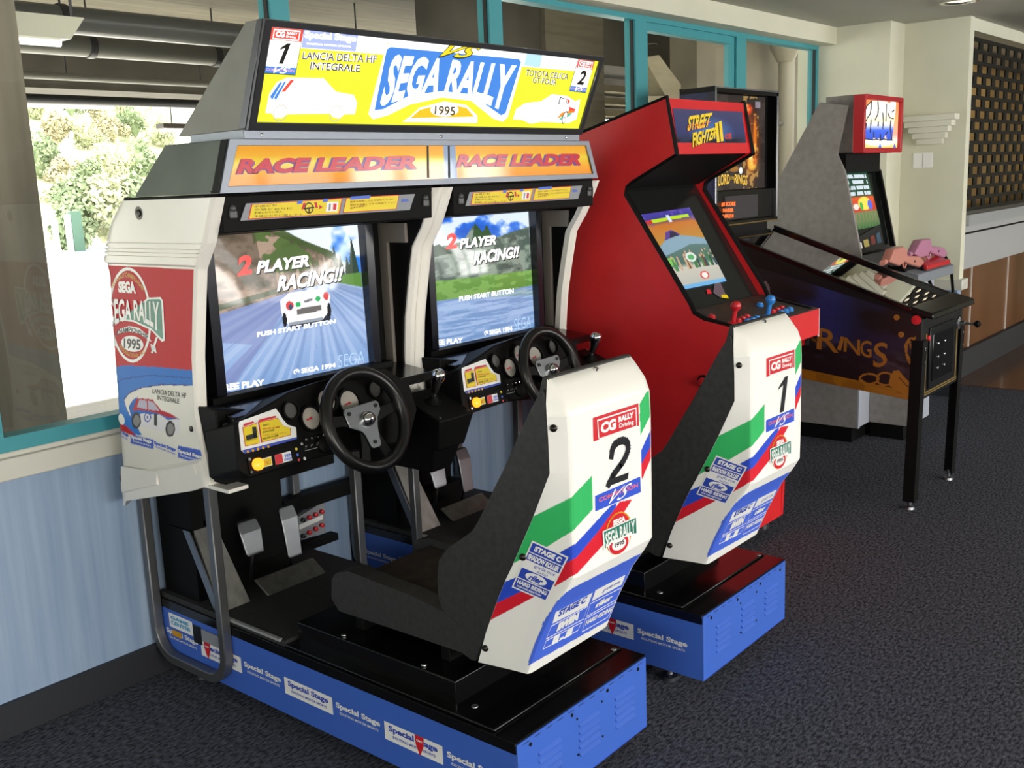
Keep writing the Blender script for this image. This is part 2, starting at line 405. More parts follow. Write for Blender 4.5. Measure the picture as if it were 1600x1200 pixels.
# raker beams, stepped terrace underside and end wall to the east
b = MB(); b.box(7.1, 10.6, 6.2, 7.0, 2.62, 3.2, concd); struct(b.build('beam_3'))
struct(MB().box(5.6, 7.40, 5.5, 5.9, 2.40, 2.56, mottle(M('pale concrete beam', '857d64', .9), '7a725a', '90886e', (2, 9, 9))).build('beam_4'))
b = MB()
for k in range(7): b.box(5.5, 13, 6.9 + .22 * k, 7.3 + .22 * k, 2.46 - .115 * k, 2.535 - .115 * k, M('pale concrete beam'))
struct(b.build('terrace_steps'))
P = [at(u, v, 1, 5.3) for u, v in ((1006, 90), (1030, 86), (1064, 132), (1064, 300), (1030, 300), (1010, 200), (1010, 150), (1040, 150))]
struct(MB().extrude(P, (0, .18, 0), M('pale concrete beam')).build('raker_1'))
struct(MB().box(7.95, 8.9, 6.15, 6.5, -.2, 3.2, conc).build('column_3'))
struct(MB().box(9.1, 13.5, 5.2, 5.5, -.2, 3.2, mottle(M('grey rendered concrete', '787260', .9), '6b6554', '827b68', (2, 2, 2))).build('wall_grandstand'))
pm = M('grey pipe paint', '62625b', .45)
def hung_pipe(name, y, z, r, x0, x1, label, rods, mat, clamp=True, cat='pipe'):
    t = thing(name, ((x0 + x1) / 2, y, z), label, cat, 'pipes hung under the grandstand' if cat == 'pipe' else None)
    MB().tube([(x0, y, z), (x1, y, z)], r, mat, 14).build('pipe_body', t)
    for x in rods:
        MB().tube([(x, y, z + r * .9), (x, y, 3.2)], .008, INK, 6).build('hanger_rod', t)
        if clamp: MB().tube([(x - .03, y, z), (x + .03, y, z)], r * 1.12, INK, 14).build('clamp', t)
hung_pipe('hung_pipe', 7.6, 2.80, .10, 2.9, 7.9, 'dark fat pipe hung beside the strip lamp under the grandstand', (3.4, 4.0, 6.0, 6.9), M('dark pipe paint', '4b4d4c', .35))
hung_pipe('hung_pipe', 8.6, 2.77, .09, 1.2, 7.2, 'lighter grey pipe with clamps hung beyond the dark fat pipe', (4.75, 6.0, 6.6), pm)
hung_pipe('hung_pipe', 9.9, 2.66, .035, 1.2, 14, 'thin grey conduit hung just before the deep concrete beam', (3.9, 5.2, 6.7, 8.6, 9.6, 10.5, 11.4), pm, False)
hung_pipe('cable_tray', 11.5, 2.60, .055, 1.2, 12, 'dark cable tray hung behind the deep concrete beam', (5.0, 6.1, 7.7), INK, False, 'cable tray')
tube_m = M('strip lamp tube', 'fffbe8', .4, emit=2.2)
def strip_lamp(x, y, z, L, label, dark=True):
    t = thing('strip_lamp', (x, y, z), label, 'strip lamp', 'strip lamps under the grandstand')
    MB().box(x - L / 2, x + L / 2, y - .09, y + .09, z, z + .06, M('lamp housing', '3b332c' if dark else 'c9c6b4', .5)).build('housing', t)
    b = MB()
    for q in (-.05, .05): b.tube([(x - L / 2 + .03, y + q, z - .025), (x + L / 2 - .03, y + q, z - .025)], .016, tube_m, 8)
    b.build('fluorescent_tube', t)
    for q in (-L / 3, L / 3): MB().tube([(x + q, y, z + .06), (x + q, y, 3.2)], .008, INK, 6).build('hanger_rod', t)
strip_lamp(5.85, 11.9, 2.58, 1.9, 'strip lamp with dark top hanging over the bright paving, beside the wide column')
strip_lamp(8.25, 12.4, 2.36, 1.1, 'dark strip lamp hanging lowest, half behind the tall grey sign box')
t = thing('strip_lamp', (2.2, 5.6, 2.35), 'pale boxed strip lamp against the top of the wide concrete column', 'strip lamp', 'strip lamps under the grandstand')
b = MB(); b.hexa([(1.7, 5.32, 2.315), (2.84, 5.32, 2.315), (2.84, 5.48, 2.315), (1.7, 5.48, 2.315), (1.7, 5.27, 2.42), (2.90, 5.27, 2.42), (2.90, 5.53, 2.42), (1.7, 5.53, 2.42)], M('pale lamp box', 'b8b6a2', .4)); b.build('housing', t)
MB().tube([(1.8, 5.4, 2.302), (2.82, 5.4, 2.302)], .02, tube_m, 8).build('fluorescent_tube', t)
MB().tube([(2.9, 5.4, 2.42), (2.9, 5.4, 3.2)], .008, INK, 6).build('hanger_rod', t)
t = thing('drain_pipe', (8.2, 4.9, -.2), 'pale painted drain pipe with a wide funnel head on the grandstand wall', 'pipe')
q = at(1228, 180, 1, 4.95); h = at(1215, 70, 1, 4.95)
MB().tube([(q[0], 4.95, -.2), (q[0], 4.95, h[2] - .12)], .085, M('pale pipe paint', '96917e', .5), 16).build('pipe_body', t)
MB().lathe([(.085, -.14), (.16, .0), (.17, .2), (.1, .34)], (q[0] - .03, 4.95, h[2] - .02), (0, 0, 1), M('pale pipe paint')).build('funnel_head', t)
MB().tube([(q[0] - .2, 4.95, 1.98), (q[0] + .2, 4.95, 1.98)], .02, pm, 8).build('clamp', t)
MB().tube([(q[0] + .16, 5.0, 0), (q[0] + .16, 5.0, 3.1)], .018, pm, 8).build('conduit', t)

# garden slope, hedge and road in the sun
struct(MB().hexa([(-20, 38, -.2), (60, 38, -.2), (60, 75, -.2), (-20, 75, -.2), (-20, 38.5, .2), (60, 38.5, .2), (60, 75, 11), (-20, 75, 11)], mottle(M('grassy slope', '96a57c', .9), '7f9068', 'c2bd98', (.3, .3, .3), 6)).build('hill'))
struct(MB().box(-20, 60, 30, 33.2, -.2, -.19, M('asphalt', '8b8f99', .9)).build('road'))
leafm = [mottle(M('foliage %d' % i, c, .9), c, d, (2, 2, 2), 5) for i, (c, d) in enumerate((('5f7050', '9aa882'), ('8d9570', 'c6c6a4'), ('8d8a6c', 'bdb496')))]
def bush(name, x, y, z, sx, sy, sz, mat, label, cat, group, seed, n=2600, ls=.1):
    rg = np.random.RandomState(seed); b = MB()
    lob = rg.normal(size=(7, 3)) * (.42, .42, .36); lr = .45 + .3 * rg.rand(7)
    for i in range(n):
        d = rg.normal(size=3); d /= np.linalg.norm(d); k_ = i % 7; q_ = lob[k_] + d * lr[k_] * (.75 + .3 * rg.rand())
        c = np.array([x + q_[0] * sx, y + q_[1] * sy, z + sz + q_[2] * sz])
        if c[2] < z: c[2] = z + .2 * rg.rand()
        u = rg.normal(size=3); u /= np.linalg.norm(u); w = np.cross(u, d); w /= max(np.linalg.norm(w), 1e-6); s_ = ls * (.6 + .9 * rg.rand())
        b.add([c - u * s_, c + w * s_ * .6, c + u * s_, c - w * s_ * .6], [(0, 1, 2, 3)], mat)
    b.lathe([(.05 * sx, .1 * sz), (.3 * sx, .5 * sz), (.38 * sx, 1.0 * sz), (.25 * sx, 1.3 * sz), (.03, 1.45 * sz)], (x, y, z), (0, 0, 1), mat, 14)
    t = thing(name, (x, y, z), label, cat, group); b.build('foliage', t)
    if cat == 'tree': MB().tube([(x, y, z - 1.2), (x, y, z + sz)], .1 * sx, M('bark', '8d7f70', .9), 8).build('trunk', t)
for i, (u, w_, h_, m) in enumerate(((121, .6, 1.05, 0), (160, .6, 1.2, 1), (199, .6, 1.15, 0))):
    x = at(u, 352, 1, 33.8)[0]
    bush('hedge', x, 33.8, -.2, w_ * 1.3, .8, h_, leafm[m], ('clipped green hedge bush at the end of the kerb by the posts', 'pale green hedge bush in the middle of the roadside hedge', 'green hedge bush half hidden behind the grey header box')[i], 'hedge', 'hedge along the road', 5 + i)
hill_o, hill_n = np.array([0, 38.5, .2]), np.array([0, -10.8, 36.5]); hill_n = hill_n / np.linalg.norm(hill_n)
for i, (u, v, px_, m, lab) in enumerate(((62, 275, 34, 0, 'dark green bushy tree on the slope beside the column'), (98, 285, 22, 2, 'dull olive slim tree on the slope above the hedge'), (134, 290, 21, 0, 'dark round shrub tree on the slope behind the hedge'),
                                (176, 278, 30, 1, 'pale broad tree on the slope behind the hedge'), (222, 272, 26, 0, 'green tree on the slope beside the grey sign box'), (92, 318, 20, 1, 'small pale tree lowest on the slope by the posts'), (248, 228, 26, 1, 'pale tree on the slope just under the far lamp'),
                                (88, 228, 28, 2, 'dull olive tree on the slope above the dark bushy tree'), (136, 232, 24, 1, 'pale round tree on the slope between two dull olive crowns'), (178, 222, 22, 2, 'dull olive tree in the middle of the slope'), (212, 215, 24, 0, 'green tree high on the slope near the far lamp'),
                                (62, 186, 22, 1, 'pale tree highest on the slope beside the column'), (112, 182, 22, 0, 'green tree high on the slope under the long strip lamp'), (155, 184, 20, 2, 'dull olive tree high on the slope under the long strip lamp'), (196, 180, 20, 1, 'pale tree highest on the slope by the dark lamp end'))):
    d_ = ray(u, v); t_ = ((hill_o - CAM_POS) @ hill_n) / (d_ @ hill_n); p = CAM_POS + d_ * t_; s_ = px_ * t_ / FOC
    bush('slope_tree', p[0], p[1], p[2] - .1, s_ * 1.0, s_ * .9, s_, leafm[m], lab, 'tree', 'trees on the slope', 20 + i, 1500, .07 * s_ + .02)
struct(MB().box(8, 13.6, 33.6, 33.9, -.2, .75, M('white garden wall', 'cfd2d8', .8)).build('wall_garden'))
for i, (u, h_, lab, m) in enumerate(((71, .9, 'white roadside post standing on the garden wall side', WHITE), (92, 1.0, 'white roadside post beside the dark green box', WHITE), (104, 1.1, 'dark green roadside box at the end of the hedge', M('green box paint', '3f5e4d', .6)))):
    x = at(u, 350, 1, 33.0)[0]; tag(MB().box(x - .06 * (1 + 2 * (i == 2)), x + .06 * (1 + 2 * (i == 2)), 32.3, 32.5, -.2, h_, m).build('roadside_post', bevel=.01), lab, 'post')

from mathutils.bvhtree import BVHTree
class Skin(Fr):
    """a curved surface that prints are laid on"""
    def __init__(s, V, F, n):
        s.t = BVHTree.FromPolygons([tuple(v) for v in V], F); s.n = np.array(n, float) / np.linalg.norm(n); s.o = None
    def p(s, u, v, lift=0):
        d = ray(u, v); d = d / np.linalg.norm(d); h, nn, _, _ = s.t.ray_cast(Vector(CAM_POS), Vector(d))
        if h is None:                                        # just past the edge: nearest point of the surface
            best = min((s.t.find_nearest(Vector(CAM_POS + d * k_)) for k_ in np.linspace(2.2, 4.2, 60)), key=lambda q: q[3]); h, nn = best[0], best[1]
        nn = np.array(nn); nn = nn if nn @ d < 0 else -nn
        return np.array(h) + nn * lift
    def poly(s, mb, L, mat, lift=.0006):
        if len(L) != 4: return Fr.poly(s, mb, L, mat, lift)
        Q = [np.array(q, float) for q in L]; n = 8
        mb.add([s.p(*bil(Q, i / n, j / n), lift) for j in range(n + 1) for i in range(n + 1)], [(j * (n + 1) + i, j * (n + 1) + i + 1, (j + 1) * (n + 1) + i + 1, (j + 1) * (n + 1) + i) for j in range(n) for i in range(n)], mat)
    def line(s, mb, L, w, mat, lift=.0008, closed=False):
        L = [np.array(q, float) for q in L]; L = L + [L[0]] if closed else L; out = []
        for a, b in zip(L[:-1], L[1:]): out += [tuple(a + (b - a) * t) for t in np.linspace(0, 1, 7)[:-1]]
        Fr.line(s, mb, out + [tuple(L[-1])], w, mat, lift)
def text_on(s, mb, txt, quad, mat, lift=.001, bold=.02, shear=0, warp=None):
    V, F = glyphs(txt, bold, shear); Q = [np.array(q, float) for q in quad]; out = []
    for a, b in V:
        out.append(s.p(*bil(Q, a, warp(a, b) if warp else b), lift))
    mb.add(out, F, mat)
Fr.text = text_on
def bar_quad(u0, v0, u1, v1, h):
    """quad px for a line of lettering of picture height h, standing on u0,v0 - u1,v1"""
    return [(u0, v0), (u1, v1), (u1, v1 - h), (u0, v0 - h)]
def pxgrid(im, P):
    q = (P.reshape(-1, 3) - CAM_POS) @ CAM_R.T
    im.X = (800 + FOC * q[:, 0] / q[:, 2]).reshape(im.h, im.w); im.Y = (600 + FOC * q[:, 1] / q[:, 2]).reshape(im.h, im.w)
PRINT = attr_mat('painted print', 0, .5); PRINT.node_tree.nodes['Principled BSDF'].inputs['Specular IOR Level'].default_value = .25
SCREEN = attr_mat('lit picture tube', 1.0, .08)
arch = lambda k: (lambda a, b: b + (1 - b) * k * 4 * a * (1 - a))

# ================================================================== twin racing machine
RM = thing('racing_arcade_machine', (2.28, 2.1, 0), 'twin seat rally racing arcade machine with blue bases and lit yellow sign', 'arcade machine')
DX = .84
def unit_emblem(fr, mb, c, k, lift=.0009):
    """round rally emblem: red disc, white arch and year, green sign with lettering"""
    u, v = c
    def e(rx, ry, dy, mat, l, ang0=0, ang1=360, n=26):
        L = [(u + k * rx * math.cos(math.radians(ang0 + (ang1 - ang0) * i / n)), v + k * dy - k * ry * math.sin(math.radians(ang0 + (ang1 - ang0) * i / n))) for i in range(n)]
        fr.poly(mb, L, mat, l)
    return e

def base(dx, k):
    b = MB(); b.box(1.595, 2.13, 1.382, 2.85, .05, .228, BLUE); b.box(1.595, 2.13, 1.378, 1.3825, .05, .250, BLUE)
    b.box(1.592, 2.133, 1.382, 2.85, .226, .255, BLACKG)
    for z in (.06,): b.box(1.60, 2.125, 1.3775, 1.379, .05, .053, NAVY)
    for i in range(12): b.box(1.615 + .043 * i, 1.637 + .043 * i, 1.3772, 1.3785, .2415, .2435, INK)
    for x in (1.64, 1.80, 1.95, 2.09): b.lathe([(.005, 0), (.005, .002), (.001, .003)], (x, 1.378, .232), (0, -1, 0), BOLT, 10)
    for x, z in ((1.82, .213), (1.925, .213), (1.82, .118), (1.925, .118)): b.lathe([(.0035, 0), (.0035, .002)], (x, 1.378, z), (0, -1, 0), BOLT, 8)
    for x0 in (1.668, 1.825, 1.982):
        for j in range(5):
            z = .198 - .0195 * j; b.hexa([(x0, 1.378, z), (x0 + .085, 1.378, z), (x0 + .085, 1.378, z - .009), (x0, 1.378, z - .009),
                                          (x0, 1.378, z), (x0 + .085, 1.378, z), (x0 + .085, 1.371, z - .008), (x0, 1.371, z - .008)], BLUE)
    for p in ((1.65, 1.66, .256), (1.655, 1.56, .256), (2.10, 1.46, .256), (2.105, 1.62, .256)): b.lathe([(.009, 0), (.009, .007), (.004, .009)], p, (0, 0, 1), STEEL, 10)
    o = b.shift(dx).build('base', RM, bevel=.002, seg=1)
    for x in (1.64, 2.085):
        for y in (1.52, 2.72):
            f = MB(); f.lathe([(.026, 0), (.026, .012), (.01, .016), (.01, .05)], (x, y, 0), (0, 0, 1), STEEL, 14)
            f.shift(dx).build('levelling_foot', o)
            f = MB(); f.tube([(x - .012, y + .09, .027), (x + .012, y + .09, .027)], .026, BLACK, 14); f.box(x - .018, x + .018, y + .06, y + .11, .03, .052, STEEL)
            f.shift(dx).build('caster', o)
    fr = Fr((1.595, 2, .1), (-1, 0, 0)); d = MB()
    def tile(y0, white):                                     # lettering runs towards the room, -y
        z0, z1 = .115, .165; x = 1.5944
        if white: d.face([(x, y0, z0), (x, y0, z1), (x, y0 - .205, z1), (x, y0 - .205, z0)], WHITE)
        m = NAVY if white else WHITE; x -= .0006
        for txt, a, c_, h, zz, bd in (('Special Stage', .016, .172, .021, .138, .035), ('EXCITING MOTOR SPORTS', .03, .15, .007, .126, .02)):
            V, F = glyphs(txt, bd); d.add([(x, y0 - a - c_ * p, zz + h * q) for p, q in V], F, m)
    for i in range(7): tile(2.84 - .2035 * i, i % 2 == 1)
    for y in (1.695,) + ((2.60,) if k == 0 else ()):
        d.face([(1.5924, y + .016, .166), (1.5924, y - .016, .166), (1.5924, y - .013, .14), (1.5924, y, .112), (1.5924, y + .013, .14)], RED)
        V, F = glyphs('CARD', .04); d.add([(1.592, y + .010 - .020 * p, .150 + .006 * q) for p, q in V], F, WHITE)
    if k == 0:                                               # old stickers behind the tube loop
        for y0, y1, z0, z1, m in ((2.80, 2.67, .168, .215, WHITE), (2.67, 2.625, .15, .208, INK), (2.625, 2.53, .165, .205, GREYP), (2.79, 2.74, .14, .160, GOLDP)):
            d.face([(1.5926, y0, z0), (1.5926, y0, z1), (1.5926, y1, z1), (1.5926, y1, z0)], m)
        for txt, y0, w_, z, h in (('GAME', 2.79, .10, .195, .012), ('CENTER', 2.79, .11, .178, .013)):
            V, F = glyphs(txt, .05); d.add([(1.592, y0 - w_ * p, z + h * q) for p, q in V], F, M('cyan print', '4aa3cf', .4))
    d.shift(dx).build('side_lettering', o)
    # black mount under the seat, and deck plate with its bright edge
    b = MB(); b.box(1.632, 2.095, 1.60, 2.20, .255, .323, BLACKG); b.box(1.60, 2.125, 1.45, 2.22, .2555, .262, BLACKG)
    for y in (1.68, 2.0): b.box(1.70, 2.03, y, y + .03, .323, .37, BLACK)
    for y in (1.72, 2.02): b.lathe([(.008, 0), (.008, .006)], (1.648, y, .323), (0, 0, 1), CHROME, 10)
    b.shift(dx).build('seat_mount', RM, bevel=.003)
    b = MB(); b.box(1.60, 2.125, 2.22, 2.85, .255, .272, BLACKM); b.box(1.594, 1.604, 2.235, 2.53, .268, .2755, M('bright deck edging', 'c9cacb', .3, .5))
    b.shift(dx).build('foot_deck', RM)

ROWS = [(.365, 1.565, 1.425), (.45, 1.535, 1.39), (.55, 1.49, 1.34), (.60, 1.465, 1.305), (.635, 1.445, 1.284), (.76, 1.38, 1.283), (.83, 1.347, 1.283),
        (.875, 1.326, 1.283), (.95, 1.327, 1.283), (1.0, 1.329, 1.285), (1.03, 1.33, 1.296), (1.06, 1.334, 1.318), (1.078, 1.34, 1.335)]
def seat_sec(z):
    zz = [r[0] for r in ROWS]; yf = np.interp(z, zz, [r[1] for r in ROWS]); yr = np.interp(z, zz, [r[2] for r in ROWS]); top = np.clip((z - 1.02) / .058, 0, 1) ** 2 * .02
    return yf, yr, 1.68 + top, 1.705 + top * .6, 2.025 - top * .6, 2.045 - top
def seat_skin():
    zs = np.linspace(.368, 1.0, 300); ss = np.linspace(0, 1, 230); P = np.zeros((300, 230, 3))
    for j, z in enumerate(zs):
        yf, yr, xa, xb, xc, xd = seat_sec(z); r = .016
        k = [(xa, yf), (xb - .25 * (xb - xa) - .002, yr + .25 * (yf - yr) * .5 + .0), (xb - .003, yr + .006), (xb + .004, yr + .0012), (xb + .02, yr), (xc - .02, yr), (xc - .002, yr + .003)]
        k = [np.array(q) for q in k]; k[1] = k[0] * .3 + np.array([xb, yr]) * .7
        tt = [0, .24, .31, .335, .38, .96, 1]
        P[j, :, 0] = np.interp(ss, tt, [q[0] for q in k]) ; P[j, :, 1] = np.interp(ss, tt, [q[1] for q in k]) - .0012; P[j, :, 2] = z
    P[:, :70, 0] -= .0012
    return P
SK = seat_skin()
def skin_of(P, n, step=2):
    Q = P[::step, ::step]; h, w = Q.shape[:2]; idx = np.arange(h * w).reshape(h, w)
    return Skin(Q.reshape(-1, 3), np.stack([idx[:-1, :-1], idx[:-1, 1:], idx[1:, 1:], idx[1:, :-1]], -1).reshape(-1, 4).tolist(), n)
SEATSKIN = skin_of(SK, (0, -1, 0))

def seat(dx, num):
    L = [(1.342, 1.058), (1.352, 1.046), (1.376, 1.01), (1.418, .938), (1.461, .863), (1.506, .79), (1.545, .726), (1.567, .696), (1.61, .664), (1.65, .638), (1.683, .598), (1.69, .557), (1.692, .506), (1.679, .467), (1.63, .423),
         (1.621, .373), (1.591, .362), (1.576, .363), (1.515, .494), (1.464, .599), (1.441, .643), (1.379, .762), (1.349, .824), (1.326, .875), (1.331, .986), (1.336, 1.045)]
    b = MB(); b.prism(L, 0, 1.682, 1.728, BLACKM); b.prism(L, 0, 1.997, 2.043, BLACKM)
    C = [(max(y - .035, 1.33) if i < 16 else y, z - .004) for i, (y, z) in enumerate(L)]; b.prism(C, 0, 1.728, 1.997, BLACKM); b.hexa([(1.69, 1.338, 1.03), (2.035, 1.338, 1.03), (2.035, 1.362, 1.03), (1.69, 1.362, 1.03), (1.702, 1.338, 1.083), (2.023, 1.338, 1.083), (2.023, 1.354, 1.083), (1.702, 1.354, 1.083)], BLACKM)
    o = b.shift(dx).build('seat', RM, bevel=.006)
    q = [(2.101, .399), (2.094, .456), (2.073, .479), (2.02, .495), (1.79, .483), (1.679, .467), (1.60, .44), (1.60, .375), (1.846, .373), (2.072, .369)]
    b = MB(); b.prism(q, 0, 1.68, 1.735, BLACKM); b.prism(q, 0, 1.99, 2.045, BLACKM)
    b.prism([(y - (.02 if y > 2.05 else 0), z - (.022 if z > .43 else 0)) for y, z in q], 0, 1.735, 1.99, mottle(M('worn dark seat cloth', '2e2620', .85), '261f1a', '3a3028', (30, 30, 30)))
    b.shift(dx).build('cushion', o, bevel=.012, seg=3)
    b = MB(); rings = []
    for z, yf, yr in ROWS:
        _, _, xa, xb, xc, xd = seat_sec(z); f = .35
        ma = (xa * f + xb * (1 - f), yf * f + yr * (1 - f)); mb_ = (xd * f + xc * (1 - f), yf * f + yr * (1 - f))
        rings.append([(xa, yf, z), (ma[0], ma[1], z), (xb - .003, yr + .006, z), (xb + .004, yr + .0012, z), (xb + .02, yr, z), (xc - .02, yr, z), (xc - .004, yr + .0012, z), (xc + .003, yr + .006, z), (mb_[0], mb_[1], z), (xd, yf, z)])
    b.loft(rings, SEATW); o2 = b.shift(dx).build('back_shell', RM, auto=60)
    im = Img(230, 300, 'f4f3ee'); pxgrid(im, SK)
    gy, gb, gr = '35b866', '2b4ecb', 'd91f31'
    im.poly([(825, 811), (893, 777), (925, 743), (926, 796), (896, 829), (855, 854), (826, 868), (795, 884)], gy)
    im.poly([(785, 911), (806, 902), (875, 863), (900, 849), (945, 800), (966, 778), (962, 793), (935, 830), (901, 871), (884, 880), (813, 925), (770, 945)], gb)
    im.poly([(770, 945), (813, 925), (884, 880), (901, 871), (935, 830), (962, 793), (968, 784), (988, 780), (942, 852), (903, 895), (871, 914), (832, 934), (755, 975)], gr)
    im.poly([(926, 640), (1000, 625), (1001, 770), (930, 800)], 'f4f3ee')
    im.poly([(999.3, 631.7), (1013, 607), (1024, 590), (1024, 633), (1014.5, 652.7), (1000.5, 680.7)], gy)
    im.poly([(1001.7, 704), (1015.7, 673.7), (1024, 658), (1024, 683), (1016, 699), (1002, 726)], gb)
    im.poly([(1002, 726), (1016, 699), (1024, 683), (1024, 702), (1016.4, 718), (1003, 749.5)], gr)
    im.poly([(896, 918), (945, 893), (1008, 861), (997, 878), (990, 902), (987, 930), (976, 955), (824, 1041), (834, 1008), (849.5, 971), (869, 941), (884, 926)], '4a6de0')
    P = SK + np.array([dx, 0, 0]); im.mesh('painted_stripes', None, PRINT, o2, fn=lambda X, Y: P)
    s = SEATSKIN; d = MB(); pink = M('pink print', 'e2708a', .4); lb = M('bright blue print', '3358d4', .4)
    s.poly(d, [(927, 690), (998, 665), (997, 630), (926, 653)], RED, .0008)
    s.line(d, [(935, 686), (994, 666), (993, 637.5), (933, 657)], .0035, WHITE, .0014, True)
    s.text(d, 'CG', [(938, 678), (962, 670.5), (962, 652.5), (938, 661)], WHITE, .0014, .06)
    s.text(d, 'RALLY', [(965.6, 660), (989.5, 652), (989.5, 643), (965.6, 651)], WHITE, .0014, .07)
    s.text(d, 'Driving', [(966.7, 671), (989.5, 664), (989.5, 655), (966.7, 662)], WHITE, .0014, .03)
    if num == '2': 
        A = [(955, 712), (956.5, 703), (959.5, 696), (964, 691.5), (969, 689), (974, 688.5), (978.5, 691), (980.5, 696), (980.5, 703), (978, 711), (973, 721), (966, 731), (958, 742), (951, 756)]
        s.line(d, A, .0175, INK, .0014); s.poly(d, [(946, 761), (980, 748.5), (981.5, 738), (949, 750)], INK, .0016)
    else:
        s.poly(d, [(958, 712), (961, 705), (976, 684.5), (977, 696)], INK, .0016); s.poly(d, [(963.5, 757), (973, 753.5), (981.5, 682.5), (973, 686)], INK, .0018)
    s.poly(d, [(930, 799), (1000.7, 769), (1000, 744.5), (929.5, 775)], lb, .0008)
    s.text(d, 'COMPETITION', [(935, 785), (996, 761), (996, 754), (935, 778)], pink, .0014, .03)
    s.text(d, 'VS', [(950, 788), (982, 774), (987, 753), (958, 765)], WHITE, .002, .0, .5)
    d.shift(dx).build('number_panel', o2); d = MB()
    def oval(cx, cy, rx, ry, m, l, tilt=-.35, a0=0, a1=360, n=28):
        s.poly(d, [(cx + rx * math.cos(t_), cy - ry * math.sin(t_) + tilt * rx * math.cos(t_)) for t_ in (math.radians(a0 + (a1 - a0) * i / n) for i in range(n))], m, l)
    oval(966, 833, 21, 33, GOLDP, .0008); oval(966, 833, 19, 31, RED, .0012); oval(966, 846, 17, 19, WHITE, .0016); oval(966, 850, 15, 15, RED, .002); oval(966, 850, 11, 9, WHITE, .0024)
    s.text(d, 'SEGA', [(957, 822), (976, 814), (976, 805), (957, 813)], WHITE, .002, .06)
    s.poly(d, [(942, 861), (952, 849), (978, 838), (995, 835), (993.6, 806), (940, 830)], WHITE, .0026)
    s.poly(d, [(944, 857), (952, 846), (978, 835.5), (993, 832.5), (992, 808.5), (942, 831)], TEALP, .003)
    s.text(d, 'SEGA RALLY', [(945, 856), (991, 833), (990, 811), (944, 833)], WHITE, .0034, .03, 0, arch(.12))
    s.text(d, '1995', [(959, 856), (974, 849), (974, 842), (959, 849)], INK, .0028, .03)
    # sponsor sticker on the side
    Q = [(800, 917), (854, 940), (889, 870), (832, 844)]; d.shift(dx).build('emblem', o2); d = MB(); s.poly(d, Q, WHITE, .0016)
    Qa = [np.array(q_, float) for q_ in Q]
    def cell(a0, b0, a1, b1): return [tuple(bil(Qa, a, c_)) for a, c_ in ((a0, b0), (a1, b0), (a1, b1), (a0, b1))]
    for b0, b1 in ((.79, .97), (.62, .77), (.24, .44), (.03, .22)): s.poly(d, cell(.04, b0, .96, b1), NAVY, .0022)
    s.text(d, 'STAGE C', cell(.14, .83, .88, .94), WHITE, .0028, .06); s.text(d, 'SHADOW ROLLER', cell(.07, .64, .93, .75), WHITE, .0028, .06)
    s.text(d, 'grade one', cell(.32, .52, .9, .6), NAVY, .0028, .0); s.text(d, 'RACES', cell(.45, .46, .75, .5), NAVY, .0028, .0)
    s.poly(d, [tuple(bil(Qa, .5 + .3 * math.cos(a), .34 + .09 * math.sin(a))) for a in np.linspace(0, 6.1, 18)], WHITE, .0028)
    s.text(d, 'riler', cell(.3, .28, .7, .4), NAVY, .0034, .04, .3); s.text(d, 'HARD RIDING', cell(.08, .12, .92, .2), WHITE, .0028, .05)
    s.text(d, 'HOP FUEL INJECTION', cell(.12, .05, .8, .095), WHITE, .0028, .04)
    d.shift(dx).build('sponsor_sticker', o2); d = MB()
    s.poly(d, [(862.5, 974), (918, 946), (925.6, 925.6), (868, 956)], WHITE, .001); s.text(d, 'STAGE C', [(871, 964), (913, 941), (918, 930), (874, 953)], NAVY, .0016, .05)
    s.poly(d, [(924, 939), (971, 913), (977, 897.5), (930, 922)], WHITE, .001); s.text(d, 'grade one', [(940, 927), (967, 912), (970, 904), (943, 919)], NAVY, .0016, .0)
    for q in ([(916, 963), (963, 936), (970, 918), (922, 943)], [(853, 998), (911, 967), (918, 947), (861, 978)], [(848, 1014), (902, 985), (909, 972), (853, 1001)], [(909, 987), (956, 960), (962, 940), (914, 967)]):
        s.line(d, q, .0016, WHITE, .001, True)
    s.text(d, 'BWEN', [(868, 987), (902, 968), (905, 955), (873, 973)], WHITE, .0016, .1); s.text(d, 'riler', [(929, 950), (955, 936), (958, 927), (932, 941)], WHITE, .0016, .08)
    s.text(d, 'HARD RIDING', [(913, 977), (955, 954), (958, 946), (916, 969)], WHITE, .0016, .05)
    for q in ([(861, 1008), (871, 1003), (875, 990), (865, 995)], [(881, 998), (892, 992), (896, 979), (886, 985)]): s.poly(d, q, WHITE, .001)
    s.line(d, [(875, 998), (880, 995)], .004, WHITE, .001)
    d.shift(dx).build('lower_panel_print', o2)
    for u, v in ((865, 669), (817, 870), (758.5, 1012.5)):
        c = SEATSKIN.p(u, v); c[0] += dx; MB().lathe([(.0085, 0), (.0085, .003), (.005, .007), (.0, .008)], c, (-.9, -.4, 0), BOLT, 14).build('screw', o2)
    c = np.array([1.865 + dx, 1.33, 1.072]); MB().lathe([(.006, 0), (.006, .006), (.001, .008)], c, (0, -.5, 1), CHROME, 12).build('screw', o2)

for k in (0, 1): base(DX * k, k); seat(DX * k, '21'[k])

